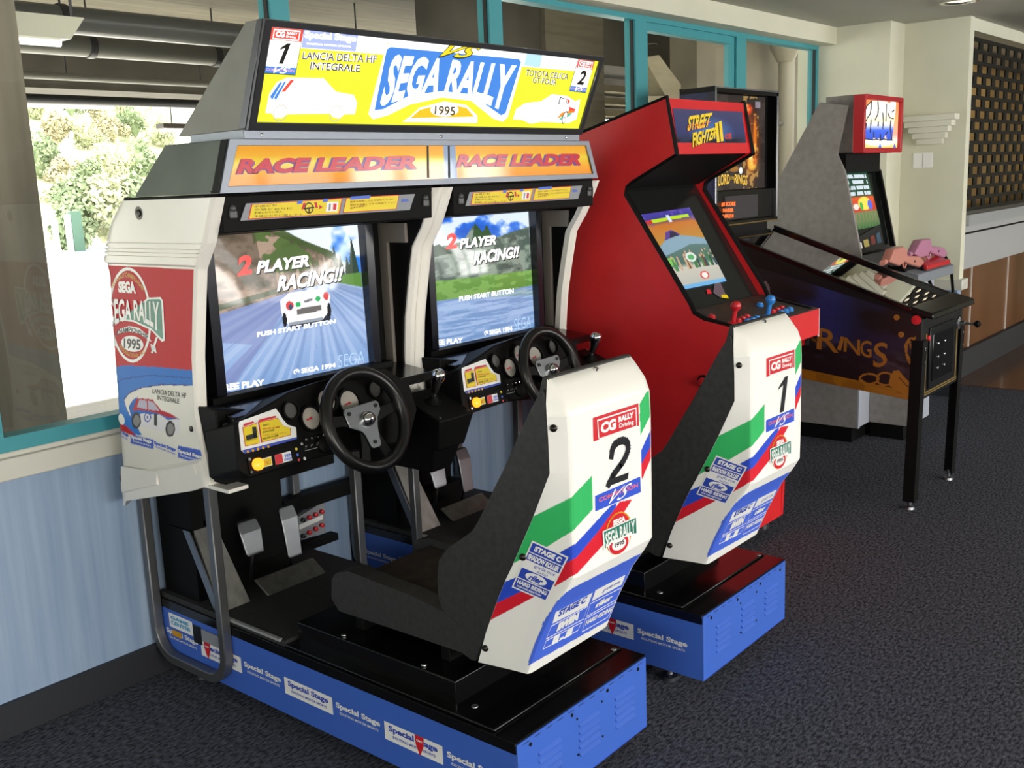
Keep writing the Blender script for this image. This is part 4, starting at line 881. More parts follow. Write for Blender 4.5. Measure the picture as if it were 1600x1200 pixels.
# dashboards, wheels, shifters
DF = Fr((1.862, 2.165, .86), (0, -.96, .28))
WF = Fr((1.855, 2.105, .866), (0, -.94, .342)); wn = WF.n; wu = np.array([1., 0, 0]); wv = np.cross(wn, wu) * 1.0
if wv[2] < 0: wv = -wv
def gauge(d, c, r, face, needle):
    f = DF; o = f.p(*c); d.lathe([(r * 1.25, -.01), (r * 1.25, .012), (r * 1.05, .012), (r * 1.02, .002)], o, f.n, BLACK, 22)
    f.disc(d, c, r, face, .004, 22)
    if needle: f.line(d, [(c[0] + 1, c[1] - .5), (c[0] - 6, c[1] + 2.5)], .004, RED, .006); f.disc(d, c, .004, RED, .007, 8)
def dashboard(k):
    dx = DX * k; f = DF; b = MB()
    out = [(366, 662), (372, 660), (405, 640), (452, 612), (500, 595), (540, 583), (600, 574), (640, 600), (652, 640), (640, 690), (545, 703), (470, 722), (391, 747), (372, 735)]
    b.extrude(f.pts(out), -f.n * .14, BLACK)
    b.extrude([at(u, v, 1, 2.27) for u, v in ((336, 640), (420, 640), (420, 735), (392, 748), (352, 758))], (0, .12, 0), BLACK)
    o = b.shift(dx).build('dashboard', RM, bevel=.004)
    d = MB(); dial = M('pale dial face', 'b9b4aa', .4)
    f.poly(d, [(381, 708), (463, 685), (462, 668), (449, 664), (441, 655), (436, 646), (430, 638.5), (373, 659), (372, 664), (376, 704)], WHITE, .002)
    f.poly(d, [(382, 709), (463, 686), (463, 683), (377, 704)], NAVY, .003)
    for L in ([(382, 698), (405, 693), (400, 661), (378, 668)], [(407, 692), (454, 680), (453, 669), (441, 665), (433, 653), (402, 660)]):
        f.poly(d, L, RED, .003); c = np.mean(L, 0); f.poly(d, [tuple(c + (np.array(q) - c) * .94) for q in L], YEL, .004)
    for q in ([(379, 667), (396, 661), (394, 658.5), (380, 663)], [(402, 660), (430, 653), (429, 650), (404, 656)]): f.poly(d, q, RED, .005)
    f.line(d, [(396, 671), (397, 681), (386, 684)], .012, INK, .005)
    for i, (w_, m) in enumerate(((10, INK), (26, RED), (18, INK), (36, GOLDP), (24, INK))): f.text(d, '座席の調整'[: 3 + i % 3], bar_quad(409, 667 + 5.2 * i, 409 + w_, 665 + 4.4 * i, 3.3), m, .005, .0)
    for i in range(5): f.disc(d, (386 + 8 * i, 706 - 2 * i), .004, GOLDP, .004, 8)
    f.text(d, '右図のように', bar_quad(382, 691, 400, 687, 3), INK, .005, 0)
    d.shift(dx).build('instruction_plaque', o)
    d = MB()
    gauge(d, (452, 642), .021, M('dark dial', '4a4846', .3), 0); gauge(d, (484, 654), .030, dial, 1); gauge(d, (508, 627), .030, dial, 1); gauge(d, (544, 630), .034, dial, 1); gauge(d, (584, 609), .022, M('dark dial'), 0)
    d.shift(dx).build('gauges', o)
    b = MB(); b.extrude(f.pts([(390, 742), (476, 715), (472, 692), (385, 717)], .0), f.n * .004, BLACK)
    f.poly(b, [(396, 735), (424, 727), (422, 713), (395, 721)], WHITE, .005); f.poly(b, [(404, 732), (423, 726.5), (421.5, 714.5), (403, 720)], YEL, .006); f.text(b, 'START', [(408, 729), (422, 725), (421, 718), (407, 722)], GOLDP, .007, .03)
    f.poly(b, [(429, 727), (455, 719.5), (452, 705), (427, 711.5)], WHITE, .005); f.poly(b, [(429, 727), (441, 723), (438.5, 709), (427, 711.5)], RED, .006); f.text(b, 'VIEW', [(443, 716), (454, 713), (453, 708), (442, 711)], MIDB, .006, .03); f.text(b, 'CHANGE', [(442, 721), (454, 718), (453.5, 714), (442, 717)], MIDB, .006, .03)
    for u, v, m in ((461, 702, YEL), (463, 711, MIDB), (465, 719, RED)): f.disc(b, (u, v), .004, m, .006, 8)
    for u, v in ((391, 738), (388, 718), (470, 694), (474, 717)): f.disc(b, (u, v), .0045, CHROME, .006, 8)
    b.shift(dx).build('control_plate', o)
    c = f.p(400, 726, .006); c[0] += dx; MB().lathe([(.016, 0), (.016, .008), (.011, .013), (0, .0145)], c, f.n, M('lit start button', 'ff8a1e', .3, emit=2.5), 18).build('start_button', o)
    b = MB()
    for i in range(8):
        u, v = 474 + 9 * (i % 4), 688 - 2.4 * (i % 4) + 11 * (i // 4); c = f.p(u, v); b.lathe([(.005, 0), (.005, .004), (.0035, .014), (0, .015)], c, f.n, CHROME, 8)
    f.line(b, [(470, 706), (505, 697)], .002, GREYP, .002); c = f.p(507, 693); b.lathe([(.03, -.02), (.028, .01), (.02, .016), (0, .018)], c, f.n, BLACK, 18)
    b.shift(dx).build('toggle_switches', o)
    b = MB()
    for u, v in ((353, 668), (357, 725)): c = at(u, v, 1, 2.268); b.lathe([(.012, 0), (.012, .006), (.005, .008)], c, f.n, GUN, 12); b.extrude([at(u + a, v + c_, 1, 2.27) for a, c_ in ((-9, -7), (9, -9), (9, 6), (-9, 8))], (0, -.003, 0), BLACK)
    b.shift(dx).build('side_catch', o)
    # steering wheel
    w = thing_part('steering_wheel', WF.o + (dx, 0, 0), RM)
    cpt = WF.o + (dx, 0, 0); R = .136
    MB().tube([cpt + R * (math.cos(a) * wu + math.sin(a) * wv) for a in np.linspace(0, 2 * math.pi, 48, endpoint=False)], .0175, M('black wheel leather', '161616', .3), 14, closed=True).build('rim', w)
    b = MB()
    def wp(u, v, h): return cpt + u * wu + v * wv + h * wn
    for a, wd in ((math.radians(172), .038), (math.radians(8), .038), (math.radians(250), .036), (math.radians(292), .036)):
        e = np.array([math.cos(a), math.sin(a)]); q = np.array([-e[1], e[0]]) * wd / 2; L = []
        for t, k_ in ((.03, 1.1), (.09, .8), (.134, 1.0)): L.append((e * t + q * k_, e * t - q * k_))
        poly = [x for x, _ in L] + [y for _, y in L[::-1]]; b.extrude([wp(x[0], x[1], -.012) for x in poly], wn * .008, BLACKG)
    b.build('spokes', w, bevel=.002)
    pl = [(-.072, .030), (-.066, .042), (.05, .046), (.058, .040), (.058, .018), (.040, -.002), (.030, -.03), (.024, -.076), (.016, -.083), (-.008, -.083), (-.014, -.076), (-.02, -.045), (-.03, -.03), (-.05, -.02), (-.066, -.012)]
    MB().extrude([wp(u, v, -.004) for u, v in pl], wn * .006, STEEL).build('hub_plate', w, bevel=.0015)
    b = MB(); b.lathe([(.022, 0), (.021, .01), (.015, .02), (.006, .025), (0, .026)], wp(0, 0, .002), wn, CHROME, 22)
    for u, v in ((-.056, .026), (.044, .032), (.004, -.066)): MB().lathe([(.006, 0), (.006, .003)], wp(u, v, .002), wn, INK, 10).build('bolt', w)
    b.build('hub', w)
    MB().tube([wp(0, 0, -.004), wp(0, 0, -.12)], .03, BLACK, 16).build('steering_column', w)
    # gear shifter box beside the driver
    b = MB(); b.hexa([(2.155, 2.13, .70), (2.275, 2.13, .70), (2.275, 2.34, .72), (2.155, 2.34, .72), (2.145, 2.105, .80), (2.30, 2.105, .80), (2.30, 2.28, .862), (2.145, 2.28, .862)], BLACK)
    b.hexa([(2.17, 2.18, .62), (2.26, 2.18, .62), (2.26, 2.42, .62), (2.17, 2.42, .62), (2.155, 2.14, .71), (2.275, 2.14, .71), (2.275, 2.42, .73), (2.155, 2.42, .73)], BLACK)
    if k: b.box(2.16, 2.36, 2.12, 2.30, .765, .79, BLACK)
    o = b.shift(dx).build('shifter_box', RM, bevel=.006)
    g = MB(); n_ = np.array([0, -.334, .942]); top = lambda x, y: np.array([x + dx, y, .80 + (y - 2.105) * .354])
    for x, y in ((2.16, 2.12), (2.285, 2.12), (2.16, 2.265), (2.285, 2.265)): MB().lathe([(.004, 0), (.004, .003), (0, .004)], top(x, y), n_, CHROME, 8).build('screw', o)
    P0 = top(2.22, 2.205); g.lathe([(.03, -.002), (.03, .002), (.016, .012), (.012, .02)], P0, n_, BLACK, 16)
    g.tube([P0, P0 + n_ * .05], .006, STEEL, 8); g.lathe([(.007, .03), (.011, .035), (.014, .055), (.02, .075), (.0225, .09), (.019, .104), (.01, .111), (0, .113)], P0, n_, CHROME, 18)
    g.build('gear_lever', o)
def thing_part(name, loc, parent):
    o = bpy.data.objects.new(name, None); o.empty_display_size = .05; COL.objects.link(o); POS[o] = np.array(loc, float); o.parent = parent; o.location = POS[o] - POS[parent]; return o
for k in (0, 1): dashboard(k)

# header with the two race leader panels, and the big lit sign
dg = mottle(M('dark grey laminate', '6c736d', .55), '656c66', '727973', (6, 6, 6)); lg = mottle(M('grey laminate', '85857f', .55), '7d7d77', '8b8b85', (6, 6, 6))
b = MB(); A = [(1.485, 2.17, 1.497), (3.075, 2.17, 1.497), (3.075, 2.55, 1.497), (1.485, 2.55, 1.497), (1.53, 2.174, 1.627), (3.03, 2.174, 1.627), (3.03, 2.45, 1.627), (1.53, 2.45, 1.627)]
b.hexa(A, dg); hdr = b.build('header_box', RM, bevel=.003)
HF = Fr((2.28, 2.168, 1.497), (0, -1, .03)); b = MB(); o_, i_ = [(1.485, 1.497), (3.075, 1.497), (3.03, 1.627), (1.53, 1.627)], [(1.512, 1.514), (3.046, 1.514), (3.012, 1.611), (1.552, 1.611)]
hp = lambda x, z, l=0: np.array([x, 2.168 + (z - 1.497) * .03, z]) + HF.n * l
for i in range(4):
    j = (i + 1) % 4; q = [o_[i], o_[j], i_[j], i_[i]]; b.extrude([hp(*p, -.004) for p in q], HF.n * .012, TRIM)
b.box(1.483, 1.50, 2.17, 2.195, 1.50, 1.505, BLACK); b.extrude([(1.4845, 2.165, 1.499), (1.4845, 2.192, 1.499), (1.5295, 2.198, 1.627), (1.5295, 2.170, 1.627)], (-.002, 0, 0), INK)
b.build('panel_frame', hdr, bevel=.002)
im = Img(220, 40, 'd99a2c'); im.vgrad([(0, 'd98a35'), (.25, 'e0962f'), (.6, 'd8c23a'), (.75, 'dca32e'), (1, 'dc9626')])
im.put((im.X > .503) & (im.X < .541), '7f93b4')
gp = im.mesh('race_leader_panel', [hp(1.512, 1.514, .001), hp(3.046, 1.514, .001), hp(3.012, 1.611, .001), hp(1.552, 1.611, .001)], attr_mat('glossy backlit print', .25, .06), hdr)
GM = attr_mat('glossy backlit print'); GM.node_tree.nodes['Principled BSDF'].inputs['Base Color'].default_value = (.0, .0, .0, 1)
at_n = [n for n in GM.node_tree.nodes if n.type == 'ATTRIBUTE'][0]; GM.node_tree.links.new(at_n.outputs[0], GM.node_tree.nodes['Principled BSDF'].inputs['Base Color'])
d = MB(); rl = M('crimson print', 'c9243e', .15); pu = M('violet print', '6f4a9a', .15)
for q in ([(368, 272), (651, 264), (653, 243), (372, 248)], [(712, 261), (907, 258), (909, 240), (715, 241)]):
    d = MB(); HF.text(d, 'RACE LEADER', [(u - 1, v + 1) for u, v in q], pu, .002, .085, .12); HF.text(d, 'RACE LEADER', q, rl, .0028, .05, .12); d.build('race_leader_lettering', hdr)
d = MB()
for u in (667, 700): HF.poly(d, [(u, 278), (u + 3, 278), (u + 2, 226), (u - 1, 226)], INK, .002)
d.build('panel_divider', hdr)
b = MB(); b.box(1.575, 2.978, 2.168, 2.40, 1.6275, 1.650, TRIM)
for x in (1.63, 2.28, 2.9): b.lathe([(.005, 0), (.005, .002), (0, .003)], (x, 2.168, 1.638), (0, -1, 0), CHROME, 8)
b.build('sign_bracket', RM, bevel=.001, seg=1)
b = MB(); x0, x1 = 1.585, 2.977
b.prism([(2.166, 1.650), (2.062, 1.898), (2.135, 1.900), (2.47, 1.6505)], 0, x0, x1, lg)
sign = b.build('sign_box', RM, bevel=.002)
nm = np.array([0, -.248, -.104]); nm /= np.linalg.norm(nm); MF = Fr((2.28, 2.1645, 1.650), nm)
mp = lambda x, t, l=0: np.array([x, 2.1645 - .104 * t, 1.650 + .248 * t]) + MF.n * l
b = MB(); fm = M('dark sign frame', '55565a', .3, .7); o_ = [(x0 - .003, 0), (x1 + .003, 0), (x1 + .003, 1), (x0 - .003, 1)]; i_ = [(x0 + .02, .075), (x1 - .02, .075), (x1 - .02, .945), (x0 + .02, .945)]
for i in range(4):
    j = (i + 1) % 4; b.extrude([mp(*p, -.006) for p in (o_[i], o_[j], i_[j], i_[i])], MF.n * .014, fm)
b.extrude([(x0 - .002, 2.166, 1.652), (x0 - .002, 2.062, 1.898), (x0 - .002, 2.085, 1.90), (x0 - .002, 2.196, 1.652)], (-.003, 0, 0), fm)
b.build('sign_frame', sign, bevel=.0015, seg=1)
def E(name, col, s_): return M('lit ' + name, col, .4, emit=s_)
ey, ew, eb, er, ek, ep = E('yellow', 'ecec2a', 1.0), E('white', 'ffffff', 1.5), E('blue', '3f86e0', 1.0), E('red', 'ee4a38', 1.0), M('sign black', '17130c', .5), E('periwinkle', 'a9b6f2', 1.1)
b = MB(); b.face([mp(x0 + .018, .07, .001), mp(x1 - .018, .07, .001), mp(x1 - .018, .95, .001), mp(x0 + .018, .95, .001)], ey); pan = b.build('lit_panel', sign)
d = MB(); f = MF
f.poly(d, [(469, 75), (602, 85), (606, 56), (473, 44)], ew, .0016); f.poly(d, [(817, 104), (901, 111), (905, 93), (822, 75), (600, 55), (600, 66)], ew, .0016)
f.poly(d, [(470, 74), (555, 80), (559, 53), (474, 45)], ep, .002); f.text(d, 'Special Stage', [(474, 62), (555, 68), (556, 54), (475, 47)], ew, .003, .05); f.text(d, 'EXCITING MOTOR SPORTS', [(478, 69), (547, 74), (547, 71), (478, 66)], ew, .003, .05)
f.poly(d, [(818, 102), (843, 105), (847, 84), (823, 81)], E('pale blue', 'b4dcf6', 1.1), .002); f.text(d, 'Special Stage', [(852, 98), (898, 104), (900, 96), (853, 90)], ep, .003, .0)
def plate(q, num, lift=.002):
    Q = [np.array(x, float) for x in q]; c = lambda a0, b0, a1, b1: [tuple(bil(Q, a, b_)) for a, b_ in ((a0, b0), (a1, b0), (a1, b1), (a0, b1))]
    f.poly(d, c(-.02, -.02, 1.02, 1.02), ek, lift); f.poly(d, c(0, 0, 1, 1), ew, lift + .0006); f.poly(d, c(0, .73, 1, 1), er, lift + .0012); f.poly(d, c(0, 0, 1, .15), eb, lift + .0012)
    f.line(d, c(.1, .76, .9, .96), .003, ew, lift + .0018, True); f.text(d, 'CG', c(.16, .8, .45, .93), ew, lift + .002, .06); f.text(d, 'RALLY', c(.5, .87, .84, .93), ew, lift + .002, .05); f.text(d, 'Driving', c(.5, .79, .8, .85), ew, lift + .002, .03)
    if num == '1':
        Z_ = lambda L: [tuple(bil(Q, *p_)) for p_ in L]; f.poly(d, Z_([(.42, .22), (.55, .22), (.68, .68), (.56, .68)]), ek, lift + .002); f.poly(d, Z_([(.37, .52), (.40, .58), (.58, .68), (.62, .66), (.55, .58)]), ek, lift + .0022)
    else: f.text(d, num, c(.3, .22, .72, .68), ek, lift + .002, .035, .12)
    f.text(d, 'COMPETITION', c(.06, .05, .94, .11), E('pink', 'f3a8b8', 1.1), lift + .002, .02); f.text(d, 'VS', c(.3, .01, .8, .16), ew, lift + .003, 0, .5)
plate([(410, 113), (460, 116), (473, 46), (423, 42)], '1'); plate([(889, 141), (914, 144), (928, 96), (903, 92)], '2')
for tx, q in (('LANCIA DELTA HF', [(471, 92), (587, 98), (588, 86), (473, 80)]), ('INTEGRALE', [(483, 108), (561, 112), (562, 101), (485, 96)]), ('TOYOTA CELICA', [(820, 118), (886, 124), (888, 115), (822, 108)]), ('GT-FOUR', [(831, 129), (868, 133), (869, 124), (832, 120)])):
    f.text(d, tx, q, ew, .002, .06 if 'LAN' in tx or 'INT' in tx else .03); f.text(d, tx, q, M('sign grey lettering', '4a3a34', .5), .003, .008)
# centre logo
f.poly(d, [(575, 178), (582, 186), (605, 180), (640, 163), (690, 152), (735, 157), (770, 185), (785, 190), (793, 182), (816, 100), (812, 88), (612, 66), (603, 70)], ew, .002)
f.poly(d, [(584, 172), (598, 170), (640, 148), (690, 142), (735, 147), (782, 180), (789, 176), (813, 97), (810, 92), (609, 73), (603, 77)], eb, .003)
f.text(d, 'SEGA RALLY', [(590, 168), (786, 176), (806, 101), (613, 84)], ew, .004, .035, 0, arch(.30))
f.text(d, 'VS', [(683, 89), (747, 93), (754, 71), (696, 67)], ek, .005, .05, .6); f.text(d, 'VS', [(685, 87), (745, 91), (752, 72), (697, 68)], E('deep yellow', 'f0dc16', 1.0), .006, .02, .6)
f.poly(d, [(628, 190), (745, 192), (745, 180), (728, 164), (694, 158), (655, 168), (640, 182)], ew, .002); f.poly(d, [(640, 184), (655, 171), (694, 161), (728, 168), (740, 182)], E('gold', 'f0c414', 1.0), .003)
f.poly(d, [(693 + 22 * math.cos(a), 171 - 10.5 * math.sin(a)) for a in np.linspace(0, 6.1, 24)], ew, .004); f.text(d, '1995', [(677, 178), (709, 180), (710, 166), (678, 164)], M('olive ink', '6b5a12', .5), .005, .02)
# two rally cars, washed white by the lamp behind
f.poly(d, [(414, 176), (420, 146), (432, 128), (448, 121), (505, 122), (524, 143), (552, 148), (557, 160), (554, 178), (538, 178), (530, 185), (520, 183), (515, 177), (448, 178), (440, 184), (428, 184), (424, 177)], ew, .002)
for q, m in (([(421, 150), (436, 128), (440, 128), (424, 156)], eb), ([(427, 152), (443, 127), (446, 127), (430, 156)], eb), ([(438, 143), (453, 124), (459, 124), (444, 143)], er)): f.poly(d, q, m, .003)
for c in ((437, 176), (524, 177)): f.disc(d, c, .022, M('sign faint outline', 'cfc9a8', .5, emit=.9), .003, 20, .9)
f.poly(d, [(801, 186), (806, 170), (820, 161), (845, 158), (862, 147), (886, 150), (898, 158), (906, 155), (903, 172), (900, 186), (888, 192), (845, 190), (828, 193), (815, 187)], ew, .002)
f.poly(d, [(871, 163), (874, 151), (884, 154), (886, 163)], ek, .003); f.poly(d, [(872.5, 162), (875, 152.5), (883, 155), (884.5, 162)], ew, .0036)
for q, m in (([(880, 150), (890, 157), (887, 163), (885, 155)], er), ([(868, 186), (876, 176), (890, 172), (898, 172), (893, 176), (878, 181)], E('orange', 'f0902a', 1)), ([(872, 187), (880, 178), (894, 175), (890, 180), (880, 186)], E('mint', '45c49a', 1)), ([(888, 166), (898, 170), (896, 176), (888, 174)], er)): f.poly(d, q, m, .003)
f.disc(d, (881, 183), .0135, ek, .004, 20, ell=.022); f.disc(d, (881, 183), .0105, ew, .0046, 20, ell=.018); f.disc(d, (881, 183), .003, ek, .005, 8)
d.build('sign_lettering', sign)

# ================================================================== red upright fighting machine
FM = thing('fighting_arcade_machine', (3.6, 2.1, 0), 'red upright fighting game arcade machine with black screen surround, behind the racing seats', 'arcade machine')
redm = mottle(M('red laminate', 'd81f25', .42), 'cf1c23', 'dd242a', (5, 5, 5)); XL, XR = 3.30, 3.915
side = [(2.014, 1.771), (1.976, 1.571), (2.17, 1.478), (2.192, 1.462), (2.20, 1.43), (1.925, 1.03), (1.906, .993), (1.861, .972), (1.722, .948), (1.735, .80), (1.80, .78), (1.83, .06), (2.60, .06), (2.62, 1.60), (2.44, 1.656)]
for x in (XL, XR - .02):
    b = MB(); b.prism(side, 0, x, x + .02, redm); o = b.build('side_panel', FM)
    b = MB(); n = len(side)
    pts = [(x + .01, y, z) for y, z in [side[i] for i in (14, 0, 1, 2, 3, 4, 5, 6, 7, 8, 9)]]
    b.tube(pts, .0115, BLACK, 6); b.build('edge_strip', o)
b = MB(); xa, xb = XL + .02, XR - .02
b.hexa([(xa, 1.985, 1.571), (xb, 1.985, 1.571), (xb, 2.3, 1.571), (xa, 2.3, 1.571), (xa, 2.016, 1.765), (xb, 2.016, 1.765), (xb, 2.44, 1.65), (xa, 2.44, 1.65)], redm)
b.box(xa, xb, 1.83, 2.6, .06, .80, redm); b.box(xa, xb, 2.57, 2.6, .06, 1.6, redm)
b.build('cabinet_body', FM)
b = MB(); b.hexa([(xa, 1.99, 1.575), (xb, 1.99, 1.575), (xb, 2.22, 1.455), (xa, 2.22, 1.455), (xa, 1.99, 1.577), (xb, 1.99, 1.577), (xb, 2.4, 1.577), (xa, 2.4, 1.577)], BLACK)
b.hexa([(xa, 1.93, .985), (xb, 1.93, .985), (xb, 2.02, .985), (xa, 2.02, .985), (xa, 2.24, 1.46), (xb, 2.24, 1.46), (xb, 2.33, 1.46), (xa, 2.33, 1.46)], M('smoked screen surround', '1b1d1c', .18))
b.build('screen_surround', FM)
mq = Fr((3.6, 1.984, 1.571), (0, -.988, .156))
mz = lambda x, z, l=.001: np.array([x, 1.984 + (z - 1.571) * .158, z]) + mq.n * l
im = Img(160, 90, '3a3f66'); im.vgrad([(0, '2b2d44'), (.3, '3b4170'), (1, '4b4a70')]); im.ell(.5, .35, .35, .5, '4f86c8', .8, 1.0); n_ = im.noise(8, 3, 2); im.put((im.Y < .12) & (n_ > .4), '1b1c22', .8)
mm = im.mesh('lit_title_panel', [mz(xa + .02, 1.612), mz(xb - .02, 1.612), mz(xb - .02, 1.735), mz(xa + .02, 1.735)], attr_mat('dim backlit print', .75, .2), FM)
d = MB(); ty = E('title yellow', 'ecc81e', .95); to = E('title orange', 'ea6a1e', .95); tk = M('title black', '14100c', .5)
d.face([mz(xa, 1.735, .002), mz(xb, 1.735, .002), mz(xb, 1.77, .002), mz(xa, 1.77, .002)], redm); d.face([mz(xa, 1.575, .002), mz(xb, 1.575, .002), mz(xb, 1.612, .002), mz(xa, 1.612, .002)], redm)
for tx, q in (('STREET', [(1073, 205), (1107, 198), (1112, 176), (1074, 182)]), ('FIGHTER', [(1081, 231), (1116, 217), (1121, 198), (1080, 208)]), ('II', [(1119, 223), (1132, 220), (1126, 189), (1113, 194)])):
    mq.text(d, tx, [(u - .8, v + 1) for u, v in q], tk, .003, .07, .15); mq.text(d, tx, q, ty, .004, .04, .15)
    V = [np.array(p_, float) for p_ in q]; h_ = lambda a, b_: bil(V, a, b_)
mq.text(d, 'STREET', [(1072.7, 205.6), (1107, 198.6), (1109, 190), (1073, 196)], to, .0045, .0, .15); mq.text(d, 'CE', [(1132, 218), (1142, 217), (1141, 208), (1131, 210)], E('title red', 'c8321e', .9), .004, .06)
d.build('title_lettering', mm)
# picture tube: aircraft hangar scene
im = Img(170, 130, 'b6b8b0'); im.vgrad([(0, '6fb0e0'), (.04, '6fb0e0'), (.05, 'b9b8ae'), (.25, 'c8c4b6'), (.3, '4e6a60'), (.55, '5d7d78'), (.58, 'b98a3a'), (.82, 'c4732e'), (.9, '3b3a86'), (1, '4a3fa0')])
im.poly([(.0, .42), (.0, .52), (.2, .62), (.45, .66), (.7, .62), (1, .58), (1, .5), (.6, .52), (.4, .48)], '86a4b4'); im.poly([(.2, .62), (.28, .72), (.4, .74), (.52, .66)], '5b3f8e'); im.poly([(.3, .64), (.36, .72), (.44, .71), (.48, .65)], '2c2440')
im.poly([(.02, .30), (.02, .4), (.2, .4), (.2, .3)], '7fc05a')
rg = np.random.RandomState(4)
for i in range(26):
    x, h_ = rg.rand(), .1 + .1 * rg.rand(); c_ = ['3e7a48', '2f4a3c', '6a4a34', '30425e', 'c8a888', '4f8a54'][i % 6]; im.poly([(x - .02, .22), (x + .02, .22), (x + .015, .22 + h_), (x - .015, .22 + h_)], c_); im.ell(x, .24 + h_, .014, .018, 'c8a084')
im.ell(.5, .36, .1, .06, 'd8e4dc'); im.ell(.5, .36, .06, .035, '5aa86a'); im.ell(.62, .12, .09, .05, 'd8524a'); im.ell(.62, .12, .06, .035, 'ecebe4')
im.poly([(.06, .86), (.9, .88), (.9, .92), (.06, .91)], 'b8dc2a'); im.poly([(.06, .86), (.17, .863), (.17, .914), (.06, .91)], 'c83220'); im.poly([(.46, .84), (.52, .84), (.52, .94), (.46, .94)], 'd8e0f0')
im.put((im.noise(14, 14, 3) > .62) & (im.Y > .82), '7a5ab8', .5)
ss = Fr((3.6, 1.925, .98), (0, -.837, .547)); sp = lambda u, v: ss.p(u, v, .004)
im.mesh('screen', [sp(1057, 455), sp(1134, 440), sp(1076, 325), sp(996, 337)], attr_mat('soft picture tube', .95, .12), FM, .012)
d = MB(); ss.poly(d, [(1105, 460), (1112, 459), (1108, 452), (1103, 453)], RED, .002); ss.poly(d, [(1114, 458), (1126, 466), (1136, 466), (1124, 440), (1116, 443)], M('card print', '6a5a66', .4), .002); ss.poly(d, [(1127, 466), (1138, 467), (1135, 461), (1126, 461)], YEL, .003)
ss.line(d, [(1083, 490), (1181, 466)], .004, GREYP, .002); d.build('surround_print', FM)
# control deck
b = MB(); cpt_ = [(1.925, 1.0), (1.861, .975), (1.705, .947), (1.705, .84), (1.84, .80), (1.93, .80)]
b.prism(cpt_, 0, xa, XR + .03, mottle(M('brown black control deck', '2a211c', .4), '1f1a18', '3a2c24', (20, 20, 20))); b.box(xa, XR + .032, 1.7, 1.703, .838, .944, redm); b.box(XR - .06, XR + .033, 1.703, 1.86, .84, .944, redm)
b.box(XR + .034, XR + .037, 1.70, 1.706, .83, .945, WHITE)
deck = b.build('control_deck', FM)
cf = Fr((3.6, 1.705, .947), (0, -.177, .984)); nn = cf.n
blu = M('blue plastic', '2f7fd0', .3); rdp = M('red plastic', 'c2222a', .3)
for (u, v), m in (((1145, 507), rdp), ((1199, 496), blu)):
    P0 = cf.p(u, v); b = MB(); b.lathe([(.02, 0), (.018, .006), (.008, .012)], P0, nn, m, 16); b.tube([P0, P0 + nn * .06], .009, m, 10); b.lathe([(.001, .05), (.012, .053), (.019, .064), (.019, .074), (.012, .085), (.001, .088)], P0, nn, m, 18); b.build('joystick', deck)
for L, m in (([(1153, 503), (1160, 500), (1167, 497)], rdp), ([(1168, 504), (1175, 501.5), (1182, 498.5)], blu), ([(1207, 489), (1214, 486), (1221, 483)], rdp), ([(1220, 490), (1227, 487.5), (1234, 485)], blu), ([(1112, 497)], rdp), ([(1187, 478)], blu)):
    for u, v in L: MB().lathe([(.015, 0), (.015, .006), (.011, .01), (.0105, .014), (0, .016)], cf.p(u, v), nn, m, 14).build('button', deck)
d = MB(); cf.text(d, '1 PLAYER', [(1092, 492), (1112, 488), (1110, 484), (1091, 487)], GREYP, .002, .02); cf.text(d, '2 PLAYERS', [(1166, 473), (1183, 470), (1181, 466), (1165, 469)], GREYP, .002, .02)
for q in ([(1126, 489), (1138, 486), (1137, 482), (1125, 485)], [(1151, 484), (1165, 481), (1164, 477), (1150, 480)]): cf.poly(d, q, GREYP, .002)
d.build('deck_lettering', deck)
q = at(1100, 596, 0, XL); b = MB(); b.lathe([(.025, 0), (.025, .008), (.018, .012)], q, (-1, 0, 0), BLACK, 18); b.lathe([(.018, .010), (.016, .02), (0, .022)], q, (-1, 0, 0), rdp, 18); b.build('side_button', FM)
b = MB()
for x in (XL + .05, XR - .05):
    for y in (1.9, 2.5): b.lathe([(.025, 0), (.025, .02), (.012, .025), (.012, .065)], (x, y, 0), (0, 0, 1), STEEL, 12)
b.build('levelling_foot', FM)

# ================================================================== pinball machine
PM = thing('pinball_machine', (4.72, 2.1, 0), 'black pinball machine with gold fantasy lettering, tall lit backbox and thin black legs', 'pinball machine')
px0, px1 = 4.43, 5.0
cs = [(1.452, .492), (1.452, .862), (2.36, 1.185), (2.72, 1.20), (2.72, .62)]
pb = M('pinball black laminate', '0e0e10', .4, spec=.3)
b = MB(); b.prism(cs, 0, px0, px0 + .02, pb); b.prism(cs, 0, px1 - .02, px1, pb)
b.hexa([(px0 + .02, 1.452, .492), (px1 - .02, 1.452, .492), (px1 - .02, 1.475, .492), (px0 + .02, 1.475, .492), (px0 + .02, 1.452, .85), (px1 - .02, 1.452, .85), (px1 - .02, 1.475, .85), (px0 + .02, 1.475, .85)], pb)
b.hexa([(px0 + .02, 1.475, .495), (px1 - .02, 1.475, .495), (px1 - .02, 2.72, .62), (px0 + .02, 2.72, .62), (px0 + .02, 1.475, .51), (px1 - .02, 1.475, .51), (px1 - .02, 2.72, .635), (px0 + .02, 2.72, .635)], pb)
b.box(px0 + .02, px1 - .02, 2.40, 2.72, .62, 1.19, pb)
body = b.build('cabinet', PM, bevel=.003)
